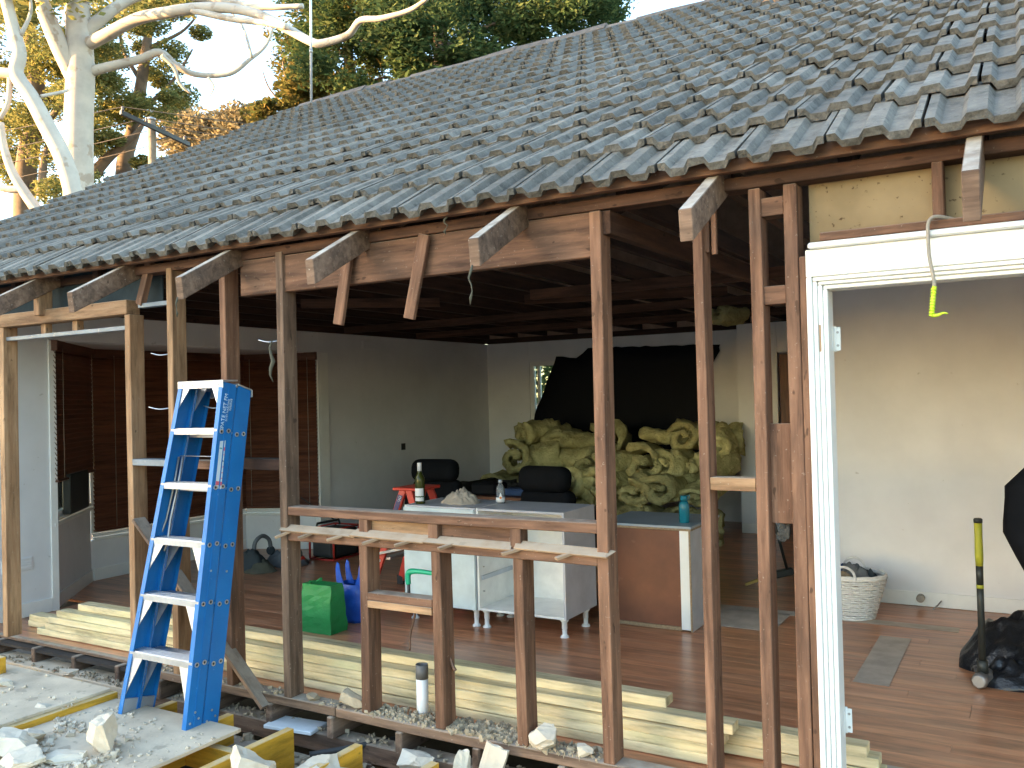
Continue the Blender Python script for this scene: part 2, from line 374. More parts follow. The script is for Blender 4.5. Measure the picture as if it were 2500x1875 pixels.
def text_mesh(txt, size, extrude=.0006):
    cu = bpy.data.curves.new('t', 'FONT'); cu.body = txt; cu.size = size; cu.extrude = extrude; cu.align_x = 'LEFT'; cu.align_y = 'CENTER'
    o = bpy.data.objects.new('t', cu); col.objects.link(o); dg = bpy.context.evaluated_depsgraph_get(); dg.update()
    me = bpy.data.meshes.new_from_object(o.evaluated_get(dg)); bpy.data.objects.remove(o); bpy.data.curves.remove(cu); return me
def copy_obj(o, parent=None, M=None):
    c = o.copy(); col.objects.link(c)
    if M is not None: c.matrix_basis = M
    if parent is not None: c.parent = parent; c.matrix_parent_inverse = world_m(parent).inverted()
    return c
# ================================================================== ground
def ground():
    n = 40; V, F = [], []
    xs = np.concatenate([np.linspace(-400, -14, 10), np.linspace(-12, 6, 60), np.linspace(8, 300, 10)])
    ys = np.concatenate([np.linspace(-300, -8, 10), np.linspace(-6, 4, 40), np.linspace(6, 500, 14)])
    for y in ys:
        for x in xs: V.append((x, y, -.55+.05*noise.noise((x*1.3, y*1.3, 0))))
    w = len(xs); F = [(j*w+i, j*w+i+1, (j+1)*w+i+1, (j+1)*w+i) for j in range(len(ys)-1) for i in range(w-1)]
    tag(link('ground', pydata(V, F, True), 'soil'), 'bare dark soil under the torn up deck', 'ground', kind='structure')
ground()
tag(bx('yard', -60, 60, -90, -3.3, -.60, -.44, 'yard', None, .02), 'unseen pale concrete yard added to bounce light into the house', 'yard', kind='structure')  # out-of-view slab, added pale so daylight bounces up into the rooms

# ================================================================== house
house = thing('house', (-3.5, 0, -.12), 'single storey house with grey tiled roof and its front wall stripped to bare timber studs', 'house')
TANP = math.tan(R(28.75))
def rafter_z(y): return 2.25+(y+.4)*TANP
# ---- roof tiles
roof = thing('roof', (-3.8, 6, 5.4), None, None); roof.parent = house; roof.matrix_parent_inverse = world_m(house).inverted()
TW, GA, TL = .316, .385, .43
def tile_mesh(seed):
    rr = random.Random(seed)
    H = .027; xs = [.006, .036, .054, .112, .130, .190, .208, .270, .288, .310]; hs = [H, H, 0, 0, H, H, 0, 0, H, H]
    V = []; T = .020
    for (yy, ext) in ((0, 1), (TL, 0)):
        for top in (1, 0):
            for x, h in zip(xs, hs):
                jit = rr.uniform(-.006, .007) if ext else 0
                V.append((x, yy+jit, h-(0 if top else (.029 if ext else T)+(rr.uniform(-.003, .002) if ext else 0))+(rr.uniform(-.0015, .0015))))
    n = len(xs); F = []
    for i in range(n-1):
        F.append((i, i+1, 2*n+i+1, 2*n+i)); F.append((n+i+1, n+i, 3*n+i, 3*n+i+1)); F.append((n+i, n+i+1, i+1, i))
    F.append((n, 0, 2*n, 3*n)); F.append((n-1, 2*n-1, 4*n-1, 3*n-1))
    me = pydata(V, F); me.materials.append(MATS['roof_tile']); return me
TV = [tile_mesh(i) for i in range(8)]
COURSES = 18
def course(k):
    if k == 0: return -.155, 2.500, R(28.5)
    return .14+.3375*(k-1), 2.70+.1852*(k-1), R(24.4)
tiles = []
for k in range(COURSES):
    y, z, p = course(k); off = -.285+(0 if k % 2 == 0 else TW/2)
    for j in range(-28, 8):
        x = off+j*TW
        if x < -9.05 or x > 2.0: continue
        sag = -.010*math.sin(math.pi*min(max((x+7)/7, 0), 1)) if k < 4 else 0
        M = Matrix.Translation((x+random.uniform(-.003, .003), y+random.uniform(-.008, .006), z-.027+sag+random.uniform(-.003, .003))) @ Matrix.Rotation(p+random.uniform(-.007, .007), 4, 'X') @ Matrix.Rotation(random.uniform(-.005, .005), 4, 'Z') @ Matrix.Rotation(random.uniform(-.007, .007), 4, 'Y')
        d = (M.translation-CAM).length; vis = x < .35
        tiles.append((d if vis else d+20, M))
tiles.sort(key=lambda t: t[0])
for i, (d, M) in enumerate(tiles[:298]):
    link('roof_tile', TV[i % 8], None, roof, M)
bm = bmesh.new()
for i, (d, M) in enumerate(tiles[298:]):
    n0 = len(bm.verts); bm.from_mesh(TV[i % 8]); bm.verts.ensure_lookup_table()
    for v in bm.verts[n0:]: v.co = M @ v.co
fo = link('roof_tiles_far', bm_mesh(bm), 'roof_tile', roof); fo['kind'] = 'stuff'
prism('patched_tile', [(-1.93, 4.30, 4.945), (-1.80, 4.30, 4.945), (-1.82, 4.30, 4.985), (-1.91, 4.30, 4.985)], (0, .30, .15), 'tile_orange', roof)
# ridge caps
RY, RZ = 6.02, 5.86
cv = []
for j in range(28):
    x0 = -8.95+j*.40; h = random.uniform(-.012, .012)
    poly = [(x0, RY-.15, RZ-.055+h), (x0, RY-.06, RZ+.035+h), (x0, RY+.06, RZ+.035+h), (x0, RY+.15, RZ-.055+h), (x0, RY+.13, RZ-.07+h), (x0, RY, RZ+.01+h), (x0, RY-.13, RZ-.07+h)]
    o = prism('ridge_cap', poly, (.43, 0, random.uniform(-.012, .018)), 'ridge_tile', roof, .004)
# back slope of the roof and battens
prism('rear_slope', [(-8.95, 6.0, 5.80), (-8.95, 7.9, 4.76), (-8.95, 7.9, 4.68), (-8.95, 6.0, 5.72)], (11.2, 0, 0), 'dark_roof', roof)
for k in range(COURSES):
    if k == 0: y, z = -.065, rafter_z(-.065)+.026; bx('batten', -9.0, 2.1, y-.02, y+.022, z-.026, z+.028, 'hardwood', roof, .003, .008, 12)
    else:
        y = .14+.3375*(k-1)+.30; z = rafter_z(y)+.019; bx('batten', -8.9, 2.0, y-.025, y+.025, z-.018, z+.018, 'hardwood_dark', roof, 0)
# ---- rafters
def rafter(x, y0=-.40, vert=.105, mat='rafter_wood', dy=0):
    y0 += dy; p = [(x, y0, rafter_z(y0)), (x, 6.0, rafter_z(6.0)), (x, 6.0, rafter_z(6.0)-.12), (x, y0+.012, rafter_z(y0)-vert)]
    me_o = prism('rafter', p, (.05, 0, 0), mat, house, .003)
    return me_o
for i, x in enumerate((-7.36, -6.46, -5.555, -4.66, -3.755, -2.86, -1.955, -1.065, -.165, .74)):
    rafter(x, vert=(.115 if x < -.5 else .155), dy=random.uniform(-.012, .012))
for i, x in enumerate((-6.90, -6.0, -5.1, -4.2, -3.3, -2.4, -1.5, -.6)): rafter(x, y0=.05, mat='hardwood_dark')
# ---- ceiling joists, hanging beams
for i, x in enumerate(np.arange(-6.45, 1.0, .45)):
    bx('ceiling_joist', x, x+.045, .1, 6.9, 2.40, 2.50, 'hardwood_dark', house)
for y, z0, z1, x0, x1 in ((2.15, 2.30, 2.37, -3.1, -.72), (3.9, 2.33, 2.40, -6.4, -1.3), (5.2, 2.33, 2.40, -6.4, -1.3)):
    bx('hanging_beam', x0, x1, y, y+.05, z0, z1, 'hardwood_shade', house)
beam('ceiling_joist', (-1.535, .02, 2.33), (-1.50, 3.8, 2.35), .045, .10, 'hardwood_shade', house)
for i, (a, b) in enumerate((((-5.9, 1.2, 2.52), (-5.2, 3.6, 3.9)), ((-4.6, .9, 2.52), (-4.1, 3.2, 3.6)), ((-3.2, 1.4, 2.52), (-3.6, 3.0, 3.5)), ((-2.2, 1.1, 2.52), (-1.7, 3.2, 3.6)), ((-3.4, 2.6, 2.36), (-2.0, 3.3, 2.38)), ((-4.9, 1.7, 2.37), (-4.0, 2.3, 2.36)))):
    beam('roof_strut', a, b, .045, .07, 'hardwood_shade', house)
# ---- wall frame
def stud(x0, w, z0, z1, mat='hardwood', y0=0, d=.10, name='stud', wp=.006): return bx(name, x0, x0+w, y0, y0+d, z0, z1, mat, house, .003, wp)
stud(-6.06, .055, .06, 2.16, 'old_pine')
stud(-4.717, .052, .045, 2.155, 'old_pine'); stud(-4.328, .05, .045, 2.40, 'old_pine'); stud(-3.886, .048, .045, 2.40, 'hardwood')
stud(-3.447, .05, .045, 2.40, 'hardwood_grey', y0=-.004)
stud(-1.601, .052, .045, 2.38, 'hardwood'); stud(-1.148, .04, .045, 2.38, 'hardwood'); stud(-.925, .046, .045, 2.38, 'hardwood')
stud(-.79, .05, .045, 2.38, 'hardwood'); stud(-.738, .028, .045, 2.10, 'hardwood', wp=0)
for x in (-2.918, -2.472, -2.022): stud(x, .052, .045, .885, 'hardwood')
# plates
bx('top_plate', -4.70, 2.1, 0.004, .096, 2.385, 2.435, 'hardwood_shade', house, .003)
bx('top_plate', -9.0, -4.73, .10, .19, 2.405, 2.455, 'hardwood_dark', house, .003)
prism('bottom_plate', [(-4.62, -.002, -.002), (-4.62, .092, -.002), (-4.62, .092, .045), (-4.62, -.002, .045)], (1.525, 0, 0), 'hardwood_grey', house, .004)
bx('bottom_plate', -3.09, -.60, -.006, .094, -.004, .045, 'hardwood_grey', house, .005, .008, 10)
# header and sill framing
bx('header_beam', -3.73, -1.603, .016, .066, 2.190, 2.384, 'hardwood', house, .004, .005)
bx('sill_rail', -3.396, -1.602, .0, .095, 1.008, 1.053, 'hardwood', house, .004, .004)
bx('sill_rail', -3.396, -1.602, -.004, .09, .874, .918, 'hardwood', house, .004, .004)
for x in (-2.915, -2.49, -2.035): bx('jack_block', x, x+.055, .004, .07, .918, 1.010, 'hardwood', house, .002, axis='z')
bx('infill_board', -2.858, -2.492, .035, .055, .925, 1.004, 'old_pine', house); bx('infill_board', -2.433, -2.037, .035, .055, .922, 1.004, 'hardwood', house)
bx('nogging', -2.864, -2.474, -.004, .07, .575, .610, 'old_pine', house); bx('nogging', -2.866, -2.474, .0, .08, .612, .648, 'hardwood', house)
bx('nogging', -1.107, -.926, .005, .075, 1.211, 1.262, 'old_pine', house)
bx('infill_board', -.878, -.792, .045, .065, 1.088, 1.472, 'hardwood', house)
for z in (1.93, 2.27): bx('nogging', -.878, -.792, .01, .09, z, z+.07, 'hardwood', house)
bx('nogging', -4.664, -4.33, .0, .09, 1.245, 1.283, 'grey_metal', house); bx('nogging', -4.277, -3.887, .0, .09, 1.235, 1.283, 'hardwood', house)
bx('nogging', -3.837, -3.448, .0, .09, 1.240, 1.300, 'hardwood_dark', house)
# left lintel
bx('lintel_beam', -6.45, -4.685, -.006, .09, 2.157, 2.245, 'old_pine', house, .004)
bx('metal_strip', -6.45, -4.725, .02, .06, 2.066, 2.092, 'grey_metal', house); bx('metal_strip', -4.612, -4.328, .02, .06, 2.190, 2.216, 'grey_metal', house)
bx('dropper', -5.575, -5.515, -.045, .05, 2.205, 2.50, 'old_pine', house, .004)
for x, z in ((-5.62, 2.09), (-5.28, 2.09)): bx('dropper', x, x+.05, .03, .08, z, 2.16, 'old_pine', house, .003)
beam('dropper', (-4.50, .03, 2.46), (-4.60, .03, 2.21), .04, .05, 'hardwood', house); 
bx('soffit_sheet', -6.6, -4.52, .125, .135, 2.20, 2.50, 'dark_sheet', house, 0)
# hanging battens on the header
beam('hanging_batten', (-2.925, -.012, 2.36), (-2.995, -.022, 1.985), .022, .062, 'hardwood', house, .003, upv=(1, 0, 0))
beam('hanging_batten', (-2.455, -.012, 2.38), (-2.55, -.022, 1.985), .022, .062, 'hardwood', house, .003, upv=(1, 0, 0))
bx('hanging_batten', -1.115, -1.095, .04, .06, 2.16, 2.40, 'hardwood', house); bx('hanging_batten', -1.085, -1.065, .04, .06, 2.15, 2.40, 'hardwood', house)
# diagonal brace behind the ladder
beam('brace', (-4.60, -.013, .93), (-3.56, -.013, -.02), .022, .085, 'hardwood_grey', house, .003, upv=(0, 1, .001))
# ---- torn lath strips on the lower rail
lx = -3.44
for i, (x0, x1) in enumerate(((-3.435, -2.93), (-2.955, -2.50), (-2.515, -2.02), (-2.0, -1.55))):
    z0, z1 = .932+random.uniform(-.006, .012), .930+random.uniform(-.010, .01)
    dz = random.uniform(-.004, .004)
    prism('lath_strip', [(x0, -.022, .921+dz), (x0+random.uniform(-.03, .03), .028, .948+dz), (x0+random.uniform(-.03, .03), .024, .955+dz), (x0, -.026, .928+dz)], (x1-x0, random.uniform(-.006, .006), random.uniform(-.010, .008)), 'lath', house, .001)
for i, x in enumerate((-3.40, -3.24, -3.03, -2.80, -2.60, -2.36, -2.0, -1.74)):
    beam('lath_offcut', (x+.03, .01, .926), (x-.03+random.uniform(-.01, .01), -.065, .902+random.uniform(-.008, .004)), .030, .012, 'lath', house, .001)
# ---- floor boards
floor = link('floor', box_mesh(8.7, 7.3, .02, 0), 'soil', house, Matrix.Translation((-3.15, 3.75, -.04))); floor['label'] = 'dark polished timber floor'
BW = .098; nrow = int(7.3/BW)
FL = {}
for r in range(nrow):
    y = .096+r*BW; x = -7.6 if y > 1.0 else (-6.75 if y > .13 else -4.62)
    while x < 1.2:
        L = random.choice((1.6, 2.1, 2.7, 3.3, 4.0)); L = min(L, 1.2-x)
        if L < .3: L = 1.2-x
        if L <= .02: break
        key = round(L, 2)
        if key not in FL: FL[key] = box_mesh(L-.0012, BW-.0006, .02, .0006)
        zz = random.uniform(-.0003, .0003)
        link('floor_board', FL[key], 'floor_wood', floor, Matrix.Translation((x+L/2, y+BW/2, -.010+zz))); x += L
bx('floor_edge_board', -6.68, -4.622, .150, .1935, -.022, -.0005, 'hardwood_grey', house, .003, .006)
# greyed patches where walls stood
for x0, x1, y0, y1 in ((-.885, -.70, 1.68, 2.70), (-2.02, -1.52, 2.50, 3.0), (-2.1, -.45, 2.98, 3.10), (-4.5, -3.2, .60, .78), (-.62, -.42, .20, .62)):
    bx('floor_patch', x0, x1, y0, y1, .0015, .004, 'patch', house, .001)
# old joists, bearer
for x in (-6.35, -5.90, -5.45, -5.0, -4.47, -4.02, -3.58, -3.145, -2.702, -2.262, -1.82, -1.38, -.94):
    y0 = -.012 if x > -4.6 else .09
    bx('floor_joist', x, x+.042, y0+random.uniform(-.006, .006), 3.0, -.118, -.021 if x < -4.6 else -.006, 'hardwood_grey', house, .006)
for x0, x1, y1, m in ((-7.0, -4.55, .205, 'dusty_ply'), (-4.54, -2.0, .135, 'hardwood_grey'), (-1.98, .5, .135, 'hardwood_grey')): bx('bearer', x0, x1, .03, y1, -.215, -.119, m, house, .005, .008, 8)
for x in (-6.2, -4.6, -3.0, -1.4): bx('stump', x, x+.11, .03, .14, -.60, -.216, 'hardwood_grey', house, .006)
# ---- interior walls
LX, BY, WT = -6.70, 7.30, 2.36
def slab(name, x0, x1, y0, y1, z0, z1, mat='wall_paint', parent=None, bev=.001): return bx(name, x0, x1, y0, y1, z0, z1, mat, parent or house, bev)
lw = slab('wall', LX-.10, LX, -.05, .74, 0, WT); slab('wall', LX-.10, LX, 3.822, BY+.002, 0, WT); slab('wall_head', LX-.10, LX, .742, 3.820, 2.14, WT)
# bay window
BA, BB, BC, BD = Vector((LX, .745, 0)), Vector((-7.50, 1.62, 0)), Vector((-7.50, 3.48, 0)), Vector((LX, 3.815, 0))
def wall_seg(a, b, z0, z1, th=.08, name='bay_wall', mat='wall_paint'):
    d = (b-a).normalized(); n = Vector((-d.y, d.x, 0))                 # away from the room
    return prism(name, [Vector((a.x, a.y, z0)), Vector((b.x, b.y, z0)), Vector((b.x, b.y, z0))+n*th, Vector((a.x, a.y, z0))+n*th], (0, 0, z1-z0), mat, house)
wall_seg(BA, BB, 0, .66); wall_seg(BB, BC, 0, .37); wall_seg(BC, BD, 0, .37)
wall_seg(BA, BB, 2.14, WT); wall_seg(BB, BC, 2.14, WT); wall_seg(BC, BD, 2.14, WT)
slab('bay_ceiling', -7.6, LX-.101, .75, 3.81, 2.137, 2.157)
slab('bay_roof', -7.7, LX-.101, .6, 3.95, 2.37, 2.42, 'dark_roof')
for a, b, zs in ((BA, BB, .66), (BB, BC, .37), (BC, BD, .37)):
    d = (b-a).normalized(); n = Vector((d.y, -d.x, 0))
    for k, (dz, out) in enumerate(((.0, .035), (.032, .018))):
        p0, p1 = a+d*.01, b-d*.01
        beam('window_sill', (p0+n*out*.5).to_tuple()[:2]+(zs+dz+.014,), (p1+n*out*.5).to_tuple()[:2]+(zs+dz+.014,), out, .028, 'white_paint', house, .004)
    beam('skirting', (a+d*.02+n*.008).to_tuple()[:2]+(.055,), (b-d*.02+n*.008).to_tuple()[:2]+(.055,), .014, .11, 'white_paint', house)
# panes + frames of the bay, blinds in front
def bay_window(a, b, z0, z1, blind_z0, nslat, lab):
    d = (b-a).normalized(); n = Vector((d.y, -d.x, 0)); w = (b-a).length
    wf = thing('window', tuple((a+b)/2+Vector((0, 0, z0))), None, None); wf.parent = house; wf.matrix_parent_inverse = world_m(house).inverted()
    P = lambda s, z, o=0: (a+d*s-n*.03+n*o).to_tuple()[:2]+(z,)
    beam('frame', P(0.03, (z0+z1)/2)[:2]+(z0,), P(.03, z1), .05, .06, 'white_paint', wf, .003, upv=tuple(n)); beam('frame', P(w-.03, z0), P(w-.03, z1), .05, .06, 'white_paint', wf, .003, upv=tuple(n))
    beam('frame', P(.06, z0+.03), P(w-.06, z0+.03), .05, .06, 'white_paint', wf, .003); beam('frame', P(.06, z1-.03), P(w-.06, z1-.03), .05, .06, 'white_paint', wf, .003)
    beam('pane', P(.06, (z0+z1)/2), P(w-.06, (z0+z1)/2), .006, z1-z0-.12, 'window_glass', wf, 0)
    bl = link('venetian_blind', box_mesh(w-.01, .065, .085, .004), 'blind_wood', house, None)
    X = d; M = Matrix((X, Vector((0, 0, 1)).cross(X), Vector((0, 0, 1)))).transposed().to_4x4(); M.translation = (a+b)/2+n*.035+Vector((0, 0, z1-.03)); 
    bl.matrix_basis = M; bl['label'] = lab
    sm = box_mesh(w-.035, .052, .004, 0); sm.materials.append(MATS['blind_wood'])
    zs = np.linspace(blind_z0+.02, z1-.07, nslat)
    for z in zs:
        Ms = M.copy(); Ms.translation = (a+b)/2+n*.035+Vector((0, 0, z))
        link('slat', sm, None, bl, Ms @ Matrix.Rotation(R(64)+random.uniform(-.05, .05), 4, 'X'))
    Mb = M.copy(); Mb.translation = (a+b)/2+n*.035+Vector((0, 0, blind_z0)); link('bottom_rail', box_mesh(w-.035, .05, .018, .003), 'blind_wood', bl, Mb)
    for f in (.12, .88):
        p = a+d*w*f+n*.068; tube('cord', [(p.x, p.y, z1-.05), (p.x, p.y, blind_z0+.02)], .0025, 'cable_grey', bl, 5)
bay_window(BA, BB, .70, 2.13, 1.02, 26, 'dark wooden blind half raised on the narrow bay window side')
bay_window(BB, BC, .43, 2.13, .46, 40, 'wide dark wooden blind on the bay window front'); bay_window(BC, BD, .43, 2.13, .46, 40, 'dark wooden blind on the bay window far side')
# heater below the raised blind
hd = (BB-BA).normalized(); hn = Vector((hd.y, -hd.x, 0)); hc = BA+hd*.55+hn*.03
prism('wall_heater', [tuple(BA+hd*.30+hn*.005+Vector((0, 0, .72))), tuple(BA+hd*.86+hn*.005+Vector((0, 0, .72))), tuple(BA+hd*.86+hn*.07+Vector((0, 0, .72))), tuple(BA+hd*.30+hn*.07+Vector((0, 0, .72)))], (0, 0, .33), 'tool_black', house, .006)
# architrave and vertical jambs of the bay opening
bx('bay_jamb', LX-.10, LX+.012, .742, .80, 0, 2.14, 'white_paint', house); bx('bay_jamb', LX-.09, LX+.014, 3.79, 3.8215, 0, 2.14, 'white_paint', house); bx('bay_architrave', LX+.001, LX+.014, 3.822, 3.955, 0, 2.14, 'white_paint', house, .003)
# vents in the wall
for y, z in ((4.55, 2.20), (6.35, 2.20), (.35, .36)):
    v = bx('wall_vent', LX, LX+.008, y, y+.24, z, z+.10, 'wall_paint', house, .002)
    for k in range(4): bx('vent_slot', LX+.008, LX+.012, y+.015, y+.225, z+.014+k*.022, z+.026+k*.022, 'wall_paint', v, .001)
bx('socket', LX, LX+.006, 5.25, 5.33, .98, 1.06, 'tool_black', house)
# back wall with window
slab('wall', LX-.1, -6.02, BY, BY+.1, 0, WT); slab('wall', -3.55, 2.2, BY, BY+.1, 0, WT); slab('wall_head', -6.018, -3.552, BY, BY+.1, 2.08, WT); slab('wall_apron', -6.018, -3.552, BY, BY+.1, 0, .85)
bw = thing('window', (-4.78, BY, .85), None, None); bw.parent = house; bw.matrix_parent_inverse = world_m(house).inverted()
for x0, x1, z0, z1 in ((-6.018, -5.955, .85, 2.08), (-5.90, -5.865, .914, 2.017), (-4.80, -4.75, .914, 2.017), (-3.61, -3.552, .85, 2.08)): bx('frame', x0, x1, BY+.01, BY+.07, z0, z1, 'white_paint', bw)
bx('frame', -5.954, -3.611, BY+.01, BY+.07, 2.02, 2.08, 'white_paint', bw); bx('frame', -5.954, -3.611, BY+.01, BY+.07, .85, .91, 'white_paint', bw)
bx('pane', -5.954, -3.611, BY+.035, BY+.041, .91, 2.02, 'window_glass', bw, 0)
bx('wall_plate', LX, 1.9, BY-.04, BY+.06, WT+.002, WT+.07, 'hardwood_dark', house); bx('wall_plate', LX-.06, LX+.03, -.05, BY-.042, WT+.002, WT+.07, 'hardwood_dark', house)
# nib wall and doorway at the back right, wall of the next room
slab('wall', -2.86, -2.42, 6.50, 6.60, 0, WT); slab('wall', -2.86, -2.78, 6.602, BY-.002, 0, WT)
slab('wall', -1.55, -1.33, 6.50, 6.60, 0, WT); bx('door_leaf', -2.40, -1.56, 6.53, 6.57, 0, 2.0, 'blind_wood', house); slab('wall_head', -2.418, -1.552, 6.50, 6.60, 2.02, WT)
bx('skirting', -2.858, -2.425, 6.486, 6.499, .002, .11, 'white_paint', house); bx('skirting', LX+.002, LX+.015, 3.956, BY, .002, .11, 'white_paint', house); bx('skirting', LX+.002, LX+.015, .0, .74, .002, .11, 'white_paint', house)
slab('wall', -1.33, 2.2, 3.66, 3.76, 0, 2.40); slab('wall', 1.9, 2.0, .1, 3.66, 0, 2.40); slab('wall', -1.33, -1.23, 3.762, 6.6, 0, WT)
bx('skirting', -1.325, 1.9, 3.645, 3.658, .002, .105, 'white_paint', house, .003); slab('ceiling', -.70, 2.0, .15, 3.66, 2.402, 2.42, 'ceiling_board')
slab('broken_lining', -1.395, -1.332, 3.60, 3.72, .32, 2.38, 'wall_back')
lathe('pipe_stub', [(.028, 0), (.028, .05), (.022, .055)], None, 'cable_grey', house, 14, Matrix.Translation((-.735, 3.645, .065)) @ Matrix.Rotation(R(90), 4, 'X'))
tube('loose_wire', [(-.60, 3.63, .055), (-.62, 3.60, .03), (-.65, 3.56, .008)], .005, 'steel', house)
# ---- wall above the door, door frame
bx('lining_sheet', -.713, 1.8, .085, .10, 2.00, 2.384, 'wall_back', house, .001)
bx('stud', -.279, -.242, .0, .084, 2.181, 2.384, 'hardwood', house, .003); bx('stud', .55, .60, .0, .084, 2.181, 2.384, 'hardwood', house, .003)
bx('nogging', -.66, 1.5, -.006, .055, 2.147, 2.180, 'hardwood', house, .004, .004)
bx('nogging', -.732, -.708, .004, .09, 2.045, 2.10, 'hardwood', house)
# remains of torn paper on the nogging
df = thing('door_frame', (-.05, 0, 0), None, None); df.parent = house; df.matrix_parent_inverse = world_m(house).inverted(); df['label'] = 'white painted door frame with moulded architrave'
HZ = 1.978
bx('head_architrave', -.712, 1.35, -.012, .012, 2.018, 2.120, 'white_paint', df, .003); bx('head_cap', -.700, 1.35, -.030, .012, 2.1205, 2.144, 'white_paint', df, .006)
bx('head_bead', -.690, 1.35, -.006, .05, 2.002, 2.0175, 'white_paint', df, .003); bx('head_bead', -.673, 1.35, .004, .06, 1.988, 2.0015, 'white_paint', df, .003); bx('head_jamb', -.657, 1.35, .016, .115, HZ-.006, 1.9875, 'white_paint', df, .003)
bx('architrave', -.712, -.692, -.012, .03, -.01, 2.0175, 'white_paint', df, .003); bx('architrave', -.6915, -.676, -.002, .03, -.01, 2.0015, 'white_paint', df, .003); bx('architrave', -.6755, -.659, .006, .05, -.01, 1.9875, 'white_paint', df, .003); bx('jamb', -.6585, -.642, .014, .115, -.01, 1.9715, 'white_paint', df, .003)
for z in (1.745, .30):
    h = bx('hinge', -.6415, -.639, .075, .125, z, z+.09, 'white_paint', df, .001)
    bx('hinge_leaf', -.650, -.618, .1165, .1195, z, z+.09, 'white_paint', df, .001); tube('hinge_pin', [(-.640, .121, z-.004), (-.640, .121, z+.094)], .006, 'white_paint', df, 8)
    for k in (.02, .07): lathe('screw', [(.005, 0), (.005, .0012)], None, 'steel', df, 8, Matrix.Translation((-.628, .1162, z+k)) @ Matrix.Rotation(R(90), 4, 'X'))
bx('bare_strip', -.6735, -.667, .0045, .0062, 1.74, 1.84, 'lath', df, 0)
# gable end wall on the left and outer shell
prism('gable_wall', [(-6.86, .12, 2.44), (-6.86, 7.4, 2.44), (-6.86, 7.4, 4.95), (-6.86, 6, 5.62), (-6.86, .12, 2.47)], (.05, 0, 0), 'hardwood_dark', house)
bx('rear_wall', -6.8, 1.9, BY+.002, BY+.09, WT+.071, 5.05, 'brick_house', house); prism('gable_wall', [(2.1, .12, -.1), (2.1, 7.4, -.1), (2.1, 7.4, 4.95), (2.1, 6, 5.62), (2.1, .12, 2.47)], (.05, 0, 0), 'hardwood_dark', house)
# ================================================================== things on and by the frame
def hand(root): return root
